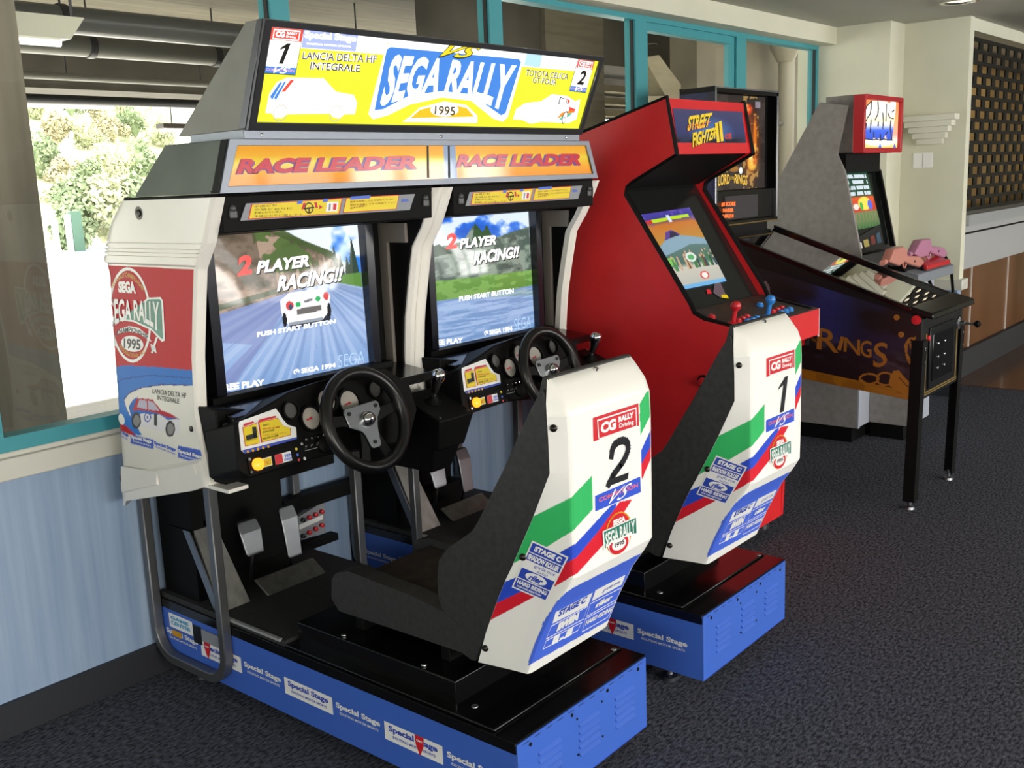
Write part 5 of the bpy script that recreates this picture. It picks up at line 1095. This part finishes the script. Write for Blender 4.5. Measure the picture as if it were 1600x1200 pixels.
# painted side
im = Img(340, 210, '0c0c12'); Pq = [(px0 - .0008, 2.72, .62), (px0 - .0008, 1.452, .492), (px0 - .0008, 1.452, .856), (px0 - .0008, 2.72, 1.19)]
n1 = im.noise(6, 4, 3, 4); n2 = im.noise(22, 14, 5, 3)
im.put(np.clip((n1 - .45) * 6, 0, 1) * (im.Y > .35), '171b40', .7); im.put(np.clip((n1 - .4) * 5, 0, 1) * np.clip(1 - ((im.X - .66) / .12) ** 2, 0, 1) * (im.Y > .45), '202c70', .75)
im.put(np.clip((n2 - .5) * 6, 0, 1) * np.clip(1 - ((im.Y - .4) / .17) ** 2, 0, 1), '453d4c', .7); im.put(n1 < .36, '07070a', .8)
YY = im.Y; XX = im.X; P_ = np.zeros((210, 340, 3)); P_[..., 0] = px0 - .0008; P_[..., 1] = 2.72 - 1.268 * XX; P_[..., 2] = (.62 - .128 * XX) * (1 - YY) + (1.19 - .334 * XX) * YY
im.put(YY < .105, '93600f'); im.put((YY < .095) & (im.noise(30, 2, 1) > .55), '7a4c0c', .7)
pxgrid(im, P_); gold = '99631a'
def stroke(pts, r0, r1=None, col=gold):
    r1 = r0 if r1 is None else r1; pts = [np.array(p_, float) for p_ in pts]; n_ = len(pts) - 1
    for i_ in range(n_):
        for t_ in np.linspace(0, 1, 14): q_ = pts[i_] * (1 - t_) + pts[i_ + 1] * t_; r_ = r0 + (r1 - r0) * (i_ + t_) / n_; im.ell(q_[0], q_[1], r_, r_, col)
arc = lambda cx, cy, rx, ry, a0, a1: [(cx + rx * math.cos(math.radians(a)), cy - ry * math.sin(math.radians(a))) for a in np.linspace(a0, a1, 12)]
im.poly([(1432, 640), (1428, 590), (1434, 560), (1447, 535), (1447, 640)], gold); im.poly([(1392, 584), (1404, 578), (1414, 590), (1436, 612), (1436, 632), (1405, 612), (1388, 602)], gold)
stroke(arc(1358, 592, 15, 8, 0, 360), 1.5); stroke(arc(1383, 592, 13, 10, 20, 330), 1.4); stroke([(1345, 594), (1362, 606), (1392, 615), (1430, 624)], 2, 3.4); stroke([(1398, 582), (1412, 596), (1424, 606)], 3.0)
stroke(arc(1424, 548, 8, 20, 60, 300), 1.3); stroke(arc(1432, 544, 8, 17, 100, 260), 1.2); stroke([(1440, 600), (1434, 580), (1424, 565), (1416, 552), (1414, 540), (1420, 530), (1424, 545), (1430, 560)], 1.3); stroke([(1445, 532), (1438, 545), (1434, 560), (1437, 585)], 2.2, 3.5)
stroke([(1440, 575), (1433, 590), (1441, 606)], 1.0, col='2a1a08'); stroke([(1405, 590), (1416, 602), (1428, 610)], .8, col='2a1a08')
for a_ in (0, 1): stroke(arc(1176, 415, 16 - 3 * a_, 15 - 3 * a_, 10, 170), 1.6, col='96701f')
im.poly([(1181, 420), (1184, 450), (1190, 445), (1196, 438), (1202, 446), (1205, 470), (1198, 456), (1192, 462), (1186, 466)], '85757a', .9); im.poly([(1189, 452), (1196, 446), (1199, 462), (1193, 470)], '1c1620')
im.mesh('side_art', None, attr_mat('painted cabinet art', 0, .4, coat=.0), body, fn=lambda X, Y: P_)
sf = Fr((px0 - .001, 2, .8), (-1, 0, 0)); d = MB()
og = M('bronze lettering', '955f1c', .4)
for tx, q in (('R', [(1276, 545), (1311, 552), (1309, 516), (1278, 512)]), ('I', [(1308, 546), (1314, 548), (1320, 527), (1314, 525)]), ('N', [(1318, 549), (1344, 556), (1344, 531), (1320, 527)]), ('G', [(1344, 556), (1362, 560), (1362, 533), (1345, 531)]), ('S', [(1364, 575), (1386, 572), (1388, 535), (1366, 535)]), ('of the', [(1268, 532), (1275, 534), (1275, 528), (1268, 526)])):
    sf.text(d, tx, q, og, .0012, .012)
d.build('side_lettering', body)
MB().lathe([(.02, 0), (.02, .006), (.013, .006), (.012, .012), (0, .013)], sf.p(1432, 500), (-1, 0, 0), M('red flipper button', 'd0202a', .3), 18).build('flipper_button', PM)
b = MB()
for u, v in ((1401, 496), (1408, 523)): b.lathe([(.013, 0), (.012, .003), (0, .004)], sf.p(u, v), (-1, 0, 0), og, 12)
b.build('side_bolt', PM)
# rails, lockbar, glass, playfield
top = lambda y: .862 + (y - 1.452) * .3557
for x in (px0 - .004, px1 - .022):
    MB().hexa([(x, 1.45, top(1.45)), (x + .026, 1.45, top(1.45)), (x + .026, 2.40, top(2.40)), (x, 2.40, top(2.40)), (x, 1.45, top(1.45) + .022), (x + .026, 1.45, top(1.45) + .022), (x + .026, 2.40, top(2.40) + .022), (x, 2.40, top(2.40) + .022)], BLACKG).build('side_rail', PM, bevel=.003)
MB().hexa([(px0 - .006, 1.40, .852), (px1 + .006, 1.40, .852), (px1 + .006, 1.50, .875), (px0 - .006, 1.50, .875), (px0 - .006, 1.405, .880), (px1 + .006, 1.405, .880), (px1 + .006, 1.50, .906), (px0 - .006, 1.50, .906)], M('black lock bar', '1a1b1b', .25, .6)).build('lock_bar', PM, bevel=.006)
gl = M('playfield glass', 'ffffff', 0); t = gl.node_tree; t.nodes.clear()
go = t.nodes.new('ShaderNodeOutputMaterial'); gm = t.nodes.new('ShaderNodeMixShader'); gt = t.nodes.new('ShaderNodeBsdfTransparent'); gg = t.nodes.new('ShaderNodeBsdfGlossy'); gg.inputs['Roughness'].default_value = .02
gf = t.nodes.new('ShaderNodeFresnel'); gf.inputs[0].default_value = 1.5; t.links.new(gf.outputs[0], gm.inputs[0]); t.links.new(gt.outputs[0], gm.inputs[1]); t.links.new(gg.outputs[0], gm.inputs[2]); t.links.new(gm.outputs[0], go.inputs[0])
MB().face([(px0 + .02, 1.49, top(1.49) + .006), (px1 - .02, 1.49, top(1.49) + .006), (px1 - .02, 2.40, top(2.40) + .006), (px0 + .02, 2.40, top(2.40) + .006)], gl).build('glass', PM)
im = Img(70, 120, '2a2622'); n1 = im.noise(8, 14, 4, 4); im.put(n1 > .52, '4a3a2a', .8); im.put(im.noise(9, 9, 8) > .62, '3a4a5a', .7)
for i in range(14): im.ell(rg.rand(), .25 + .7 * rg.rand(), .05, .03, ['c8a03a', '8a2a22', 'c8c4b0', '3a5a8a'][i % 4])
pf = im.mesh('playfield', [(px0 + .02, 1.50, .80), (px1 - .02, 1.50, .80), (px1 - .02, 2.40, 1.09), (px0 + .02, 2.40, 1.09)], attr_mat('playfield print', .05, .3), PM)
b = MB(); ap = M('pale apron', 'b5ae9a', .5); za = lambda y: .862 + (y - 1.52) * .34
def slab(x0, x1, y0, y1, h0, h1, mat): b.hexa([(x0, y0, za(y0) + h0), (x1, y0, za(y0) + h0), (x1, y1, za(y1) + h0), (x0, y1, za(y1) + h0), (x0, y0, za(y0) + h1), (x1, y0, za(y0) + h1), (x1, y1, za(y1) + h1), (x0, y1, za(y1) + h1)], mat)
slab(px0 + .03, px1 - .03, 1.56, 1.84, -.03, 0, ap); slab(px0 + .03, px1 - .03, 1.46, 1.56, -.03, 0, M('grey rule card', '4a4c46', .4)); slab(px0 + .05, px1 - .05, 1.455, 1.47, 0, .003, GREYP)
for k_ in range(6): slab(px0 + .07 + .08 * k_, px0 + .076 + .08 * k_, 1.70, 1.835, 0, .0015, INK)
slab(px0 + .06, px0 + .19, 1.79, 1.838, 0, .002, M('dark card art', '5a5648', .5)); slab(px0 + .03, px1 - .03, 1.84, 1.88, -.04, .01, BLACK)
b.build('apron', PM)
AF = Fr((4.7, 1.52, .862), (0, -.322, .947))
MB().lathe([(.015, 0), (.015, .01), (0, .018)], AF.p(1413, 451), AF.n, M('amber insert lamp', 'ffc21e', .3, emit=3), 12).build('insert_lamp', PM); MB().lathe([(.007, 0), (.007, .006), (0, .01)], AF.p(1385, 453), AF.n, M('white insert lamp', 'fff6e8', .3, emit=1.5), 10).build('insert_lamp', PM)
# front: coin door, plunger, bolts
b = MB(); b.box(px0 + .1, px1 - .13, 1.444, 1.452, .53, .80, M('black coin door', '17191b', .3, .3)); b.box(px0 + .13, px1 - .16, 1.440, 1.445, .56, .77, BLACKG)
for x in (px0 + .2, px0 + .29):
    for z in (.61, .66, .72): b.lathe([(.008, 0), (.008, .004)], (x, 1.44, z), (0, -1, 0), CHROME, 10)
b.lathe([(.012, 0), (.012, .01), (0, .012)], (px0 + .085, 1.452, .76), (0, -1, 0), RED, 12)
b.build('coin_door', PM, bevel=.003)
b = MB(); tan = M('tarnished gold print', '7a6536', .4)
for z in (.505, .515): b.box(px0 + .06, px1 - .06, 1.450, 1.4515, z, z + .006, tan)
for x in (px0 + .062, px1 - .085): b.box(x, x + .014, 1.450, 1.4515, .52, .78, tan)
b.build('front_print', body)
b = MB(); b.lathe([(.03, 0), (.03, .006), (.012, .01), (.011, .03), (.006, .032), (.006, .075)], (px1 - .06, 1.452, .77), (0, -1, 0), GUN, 14); b.lathe([(.006, .07), (.016, .08), (.016, .09), (.004, .10)], (px1 - .06, 1.452, .77), (0, -1, 0), BLACK, 14); b.build('plunger', PM)
for x, y, s_ in ((px0 - .002, 1.445, 1), (px1 + .002, 1.445, -1), (px0 - .002, 2.70, 1), (px1 + .002, 2.70, -1)):
    b = MB(); f_ = -1 if y < 2 else 1; yb = y + (.015 if y < 2 else -.01); zt = .76 if y < 2 else .86
    for (xa_, xb_, ya_, yb_) in ((x, x + .05 * s_, y, y - .005 * -f_), (x, x + .005 * s_, y, y - .045 * f_)):
        xs, ys = sorted((xa_, xb_)), sorted((ya_, yb_)); sh_ = yb - y
        b.hexa([(xs[0], ys[0] + sh_, .035), (xs[1], ys[0] + sh_, .035), (xs[1], ys[1] + sh_, .035), (xs[0], ys[1] + sh_, .035), (xs[0], ys[0], zt), (xs[1], ys[0], zt), (xs[1], ys[1], zt), (xs[0], ys[1], zt)], BLACK)
    leg = b.build('leg', PM)
    c = (x + .018 * s_, yb - .018 * f_, 0); MB().lathe([(.022, 0), (.02, .01), (.008, .016), (.008, .05)], c, (0, 0, 1), STEEL, 14).build('leg_leveller', leg)
    b = MB()
    for z in (zt - .04, zt - .10): b.lathe([(.009, 0), (.009, .004), (0, .006)], (x + .025 * s_, y + .004 * f_, z), (0, f_, 0), CHROME, 10)
    b.build('leg_bolt', leg)
# backbox
b = MB(); bx0, bx1, by0, by1, bz0, bz1 = 4.385, 5.045, 2.41, 2.60, 1.245, 1.892
b.box(bx0, bx0 + .02, by0, by1, bz0, bz1, mottle(M('navy backbox side', '141a38', .4), '0f1222', '1c2a66', (9, 9, 9))); b.box(bx1 - .02, bx1, by0, by1, bz0, bz1, BLACKG); b.box(bx0, bx1, by0, by1, bz1 - .025, bz1, BLACKG); b.box(bx0, bx1, by0, by1, bz0, bz0 + .02, BLACKG); b.box(bx0 + .02, bx1 - .02, by0 + .05, by1, bz0, bz1 - .02, BLACK)
b.box(bx0 + .02, bx1 - .02, by0 + .02, by0 + .06, 1.265, 1.41, BLACKG)
bb = b.build('backbox', PM, bevel=.002)
b = MB()
for x in (bx0, bx1 - .008): b.box(x, x + .008, by0 - .004, by0, bz0, bz1, CHROME)
b.box(bx0, bx1, by0 - .003, by0, bz1 - .006, bz1, GUN); b.box(bx0, bx1, by0 - .003, by0, bz0, bz0 + .006, M('brass trim', '8a7440', .35, .9))
b.build('edge_trim', bb)
im = Img(140, 130, '241c1a'); n1 = im.noise(7, 7, 3, 4); im.put(n1 > .5, '3d332e', .8); im.ell(.72, .45, .22, .5, '7a3a14', .8, .8)
for x, y, rx, ry, c_ in ((.70, .42, .07, .26, 'f0962a'), (.72, .4, .045, .18, 'ffe9b0'), (.80, .55, .04, .28, 'd8761e'), (.66, .86, .1, .07, 'd8421a'), (.62, .5, .05, .2, 'd8b49a'), (.75, .26, .1, .08, 'ecb03a'), (.4, .22, .12, .04, 'a06a2a'), (.8, .3, .06, .05, 'c8641e')):
    im.ell(x, y, rx, ry, c_, .95, .7)
im.put((im.noise(14, 20, 6) > .58) & (abs(im.X - .72) < .15), 'ffcf6a', .5); im.ell(.53, .2, .035, .04, 'f4fff4', 1, .3); im.poly([(.8, .88), (.9, .88), (.9, .95), (.8, .95)], 'a8a4b4', .7)
im.mesh('translite', [(bx0 + .02, by0 + .03, 1.415), (bx1 - .09, by0 + .03, 1.415), (bx1 - .09, by0 + .03, 1.862), (bx0 + .02, by0 + .03, 1.862)], attr_mat('backbox picture', 1.0, .1), bb)
f = Fr((4.7, by0 + .029, 1.6), (0, -1, 0)); d = MB(); ti = E('backbox gold', 'e8b83a', 1.0)
f.text(d, 'THE', [(1128, 269), (1137, 269), (1137, 265), (1128, 265)], ti, .001, .02); f.text(d, 'LORD', [(1122, 291), (1140, 287), (1140, 272), (1123, 272)], ti, .001, .02); f.text(d, 'OF THE', [(1141, 281), (1147, 281), (1147, 276), (1141, 276)], ti, .001, .0); f.text(d, 'RINGS', [(1147, 286), (1167, 290), (1168, 274), (1148, 272)], ti, .001, .02)
d.build('backbox_lettering', bb)
b = MB(); b.box(bx0 + .12, bx1 - .2, by0 + .012, by0 + .022, 1.275, 1.385, M('display glass', '3c3a40', .15))
dm = E('display orange', 'ff6a1e', 1.6); f = Fr((4.7, by0 + .012, 1.3), (0, -1, 0))
for tx, q in (('#3 SCORE', [(1127, 323), (1149, 322), (1149, 315), (1127, 316)]), ('SANDER', [(1129, 332), (1146, 331), (1146, 325), (1129, 326)]), ('60,090,210', [(1126, 342), (1146, 341), (1146, 334), (1126, 335)])): f.text(b, tx, q, dm, .001, .04)
b.build('score_display', bb)
MB().prism([(2.41, 1.19), (2.41, 1.245), (2.6, 1.245), (2.6, 1.19)], 0, 4.50, 4.93, BLACK).build('backbox_neck', PM)

# ================================================================== grey light gun machine
GMc = thing('gun_arcade_machine', (5.75, 2.2, 0), 'grey light gun arcade machine with red framed lit sign against the cream wall', 'arcade machine')
gw = mottle(M('grey speckled laminate', '8a8683', .6), '827e7b', '918d8a', (30, 30, 30)); gf_ = M('pale grey front panel', 'a9aeba', .5)
gx0, gx1 = 5.4, 5.925
sd = [(2.347, 1.845), (2.189, 1.817), (2.242, 1.567), (2.198, 1.478), (2.10, 1.05), (2.095, .99), (2.095, .085), (2.75, .085), (2.75, 1.15)]
for x in (gx0, gx1 - .02):
    MB().prism(sd, 0, x, x + .02, gw).build('side_panel', GMc, bevel=.002)
b = MB(); b.box(gx0 + .02, gx1 - .02, 2.10, 2.12, .085, .99, gf_); b.box(gx0 + .0, gx0 + .02, 2.088, 2.096, .085, .99, gf_); b.hexa([(gx0 + .02, 2.7, .1), (gx1 - .02, 2.7, .1), (gx1 - .02, 2.74, .1), (gx0 + .02, 2.74, .1), (gx0 + .02, 2.7, 1.1), (gx1 - .02, 2.7, 1.1), (gx1 - .02, 2.74, 1.1), (gx0 + .02, 2.74, 1.1)], gw)
b.hexa([(gx0 + .02, 2.6, 1.1), (gx1 - .02, 2.6, 1.1), (gx1 - .02, 2.72, 1.15), (gx0 + .02, 2.72, 1.15), (gx0 + .02, 2.25, 1.80), (gx1 - .02, 2.25, 1.80), (gx1 - .02, 2.34, 1.83), (gx0 + .02, 2.34, 1.83)], gw)
b.box(gx0 + .01, gx1 - .01, 2.13, 2.72, 0, .085, BLACK)
b.build('cabinet_body', GMc)
b = MB(); b.hexa([(gx0 + .01, 1.88, .085), (gx1 - .15, 1.88, .085), (gx1 - .15, 2.10, .085), (gx0 + .18, 2.10, .085), (gx0 + .18, 1.88, .90), (gx1 - .15, 1.88, .90), (gx1 - .15, 2.10, .93), (gx0 + .18, 2.10, .93)], gw)
b = MB(); b.box(gx0 + .18, gx1 - .02, 1.88, 2.10, .085, .90, gw); b.box(gx0 + .182, gx1 - .022, 1.874, 1.88, .085, .90, gf_); b.box(gx0 + .2, gx1 - .04, 1.91, 2.1, 0, .085, BLACK)
b.build('gun_pedestal', GMc, bevel=.003)
b = MB(); b.hexa([(gx0 + .02, 1.80, .89), (6.0, 1.80, .89), (6.0, 2.12, .95), (gx0 + .02, 2.12, .95), (gx0 + .02, 1.80, .94), (6.0, 1.80, .94), (6.0, 2.12, 1.03), (gx0 + .02, 2.12, 1.03)], M('slate control shelf', '7e848c', .5)); b.build('control_shelf', GMc, bevel=.004)
b = MB(); b.hexa([(gx0 + .02, 2.135, 1.06), (gx1 - .02, 2.135, 1.06), (gx1 - .02, 2.2, 1.06), (gx0 + .02, 2.2, 1.06), (gx0 + .02, 2.225, 1.47), (gx1 - .02, 2.225, 1.47), (gx1 - .02, 2.28, 1.47), (gx0 + .02, 2.28, 1.47)], M('dark bezel glass', '131816', .15))
b.box(gx0 + .02, gx1 - .02, 2.20, 2.3, 1.47, 1.575, BLACK); b.prism([(2.10, 1.05), (2.198, 1.478), (2.225, 1.47), (2.128, 1.05)], 0, gx1 - .022, gx1 - .0, BLACK)
b.build('screen_surround', GMc)
im = Img(90, 150, '1c2a24'); im.vgrad([(0, '3a5a3a'), (.12, '7a7a58'), (.25, '8a8260'), (.3, 'c83a22'), (.5, 'e05a2a'), (.54, '1c4a32'), (1, '123a2c')])
n_ = im.noise(14, 3, 2)
for k in range(5): im.put((abs(im.Y - (.95 - .095 * k)) < .03) & (im.noise(22, 2, k + 3, 2) > .36) & (im.X < .9), 'dfeaf2', .95)
im.ell(.55, .4, .28, .12, 'f4e25a', 1, .3); im.ell(.75, .37, .1, .08, '5a6ae0'); im.ell(.4, .36, .06, .07, '4ab04a'); im.ell(.2, .36, .1, .05, 'f0e4d8'); im.put((im.Y < .26) & (np.abs((im.X * 8) % 1 - .5) < .2), '3f8a3a', .7)
f = Fr((5.7, 2.132, 1.05), (0, -.977, .212))
im.mesh('screen', [f.p(1336, 360, .004), f.p(1375, 352, .004), f.p(1352, 262, .004), f.p(1313, 262, .004)], attr_mat('gun game tube', .95, .15), GMc, .006)
d = MB(); f.poly(d, [(1338, 372), (1374, 350), (1382, 388), (1345, 396)], INK, .005)
for q, m in (([(1341, 390), (1346, 388), (1344, 379), (1339, 380)], WHITE), ([(1349, 387), (1357, 385), (1354, 374), (1347, 376)], M('olive card', 'b8a860', .5)), ([(1360, 383), (1367, 381), (1364, 368), (1358, 370)], M('rust card', '7a3226', .5)), ([(1369, 381), (1376, 379), (1372, 362), (1367, 366)], M('teal card', '39566a', .5))): f.poly(d, q, m, .007)
d.build('instruction_cards', GMc)
b = MB(); b.box(gx0 + .045, 5.96, 2.135, 2.33, 1.575, 1.872, gw); b.build('sign_box', GMc, bevel=.003)
b = MB(); fx0, fx1, fy, fz0, fz1 = gx0 - .0, 5.97, 2.10, 1.572, 1.868; rf = M('red sign frame', 'b8202a', .35); w_ = .024
b.box(fx0, fx0 + w_, fy, fy + .06, fz0, fz1, rf); b.box(fx1 - w_, fx1, fy, fy + .06, fz0, fz1, rf); b.box(fx0 + w_, fx1 - w_, fy, fy + .06, fz0, fz0 + w_, rf); b.box(fx0 + w_, fx1 - w_, fy, fy + .06, fz1 - w_, fz1, rf); b.box(fx0 + w_, fx1 - w_, fy + .04, fy + .06, fz0 + w_, fz1 - w_, BLACK)
b.build('sign_frame', GMc, bevel=.003)
im = Img(150, 190, 'f0a060'); im.vgrad([(0, 'f7c860'), (.15, 'fff0e0'), (.3, 'f4a890'), (.6, 'f0b070'), (1, 'ea8a50')]); im.ell(.5, .12, .45, .1, 'fffbf0', 1, .6)
for x in (.05, .5, .92): im.poly([(x - .05, 0), (x + .05, 0), (x, .1)], '3a6ac0')
Xs, Ys = im.X, im.Y; P_ = np.zeros((190, 150, 3)); P_[..., 0] = fx0 + w_ + (fx1 - fx0 - 2 * w_) * Xs; P_[..., 1] = fy + .02; P_[..., 2] = fz0 + w_ + (fz1 - fz0 - 2 * w_) * Ys
pxgrid(im, P_); Z = lambda L: [(1320 + a * .0875, 140 + b_ * .0875) for a, b_ in L]
body_ = Z([(480, 205), (400, 285), (345, 430), (318, 600), (312, 750), (345, 875), (430, 885), (500, 895), (520, 850), (560, 885), (610, 870), (640, 905), (700, 875), (728, 800), (750, 895), (845, 900), (875, 620), (905, 400), (915, 215), (840, 215), (790, 245), (745, 215), (640, 205), (560, 200)])
m_ = im.inside(body_); im.vgrad([(130, 'fffdf0'), (178, 'fffdf0'), (188, 'fff6c8'), (197, 'cdd2f4'), (204, '3d64e0'), (222, '2c4ec0')], m_)
for L in ([(480, 205), (400, 285), (345, 430), (318, 600), (312, 750), (345, 875), (430, 890), (500, 900)], [(475, 215), (470, 330), (455, 430), (400, 510), (385, 560)], [(385, 600), (375, 690)], [(470, 540), (462, 640), (455, 760)], [(590, 215), (600, 330), (590, 440), (540, 545)], [(600, 580), (595, 650)], [(680, 420), (690, 560), (680, 700)], [(745, 260), (740, 420), (735, 560)], [(770, 420), (800, 500), (870, 520)], [(880, 370), (845, 400)], [(820, 560), (812, 700), (840, 890)], [(520, 850), (515, 760)], [(640, 905), (635, 800)], [(728, 800), (760, 760)], [(500, 900), (560, 885), (640, 905), (700, 880), (750, 900), (845, 905)]):
    stroke(Z(L), .9, col='1a1812')
sg = im.mesh('lit_sign', None, attr_mat('gun sign picture', 1.15, .3), GMc, fn=lambda X, Y: P_)
b = MB(); b.hexa([(5.55, 1.80, .95), (5.93, 1.80, .95), (5.93, 1.95, .985), (5.55, 1.95, .985), (5.55, 1.80, .975), (5.93, 1.80, .975), (5.93, 1.95, 1.01), (5.55, 1.95, 1.01)], rdp); b.build('red_gun_tray', GMc, bevel=.004)
b = MB(); b.hexa([(5.40, 1.86, .95), (5.56, 1.86, .95), (5.56, 1.96, .97), (5.40, 1.96, .97), (5.42, 1.87, 1.03), (5.54, 1.87, 1.03), (5.54, 1.95, 1.04), (5.42, 1.95, 1.04)], BLACK); b.build('gun_holster', GMc, bevel=.006)

def gun(y, main, lit, cord, col, label):
    m = mottle(M(label[:14], col, .35), col, col, (1, 1, 1)); f = Fr((5.8, y, 1), (0, -1, 0)); P = f.pts(main)
    t = thing('light_gun', tuple(np.mean(P, 0) - (0, 0, .05)), label, 'light gun', 'light guns')
    b = MB(); b.extrude(P, (0, .05, 0), m); b.build('gun_body', t, bevel=.008, seg=3)
    b = MB(); b.extrude([p + np.array((0, .008, 0)) for p in f.pts(lit)], (0, .034, 0), m); b.build('grip', t, bevel=.008, seg=3)
    MB().tube([p + np.array((0, .025, 0)) for p in f.pts(cord)], .009, BLACK, 8).build('cable', t)
    g0 = (np.mean(P, 0) * .45 + np.mean(f.pts(lit), 0) * .55) + np.array((0, .025, -.022))
    MB().tube([g0 + .022 * np.array((math.cos(a), 0, math.sin(a))) for a in np.linspace(0, 6.283, 16, endpoint=False)], .005, m, 6, closed=True).build('trigger_guard', t)
    MB().tube([P[0] + (0, .025, 0), P[0] + (P[0] - np.mean(P, 0)) * .25 + (0, .025, 0)], .014, m, 12).build('muzzle', t)
    c = np.mean(f.pts(lit), 0); MB().lathe([(.006, .0), (.006, .003)], (c[0], y + .008, c[2]), (0, -1, 0), BOLT, 8).build('screw', t)
    return t
gun(1.80, [(1391, 409), (1399, 389), (1412, 385), (1419, 390), (1418, 404), (1412, 412), (1406, 416)], [(1415, 408), (1420, 399), (1441, 401), (1448, 410), (1441, 418), (1424, 413)], [(1446, 414), (1452, 424), (1460, 440), (1464, 452)], 'c78478', 'salmon pink light gun resting in the black holster on the red tray')
gun(1.84, [(1430, 397), (1441, 375), (1455, 373), (1457, 388), (1450, 400), (1438, 403)], [(1453, 391), (1458, 384), (1478, 387), (1484, 395), (1479, 403), (1460, 396)], [(1482, 398), (1490, 412), (1494, 430), (1496, 455), (1494, 470)], 'b97c9c', 'magenta pink light gun propped behind the salmon one, with a long black cable')
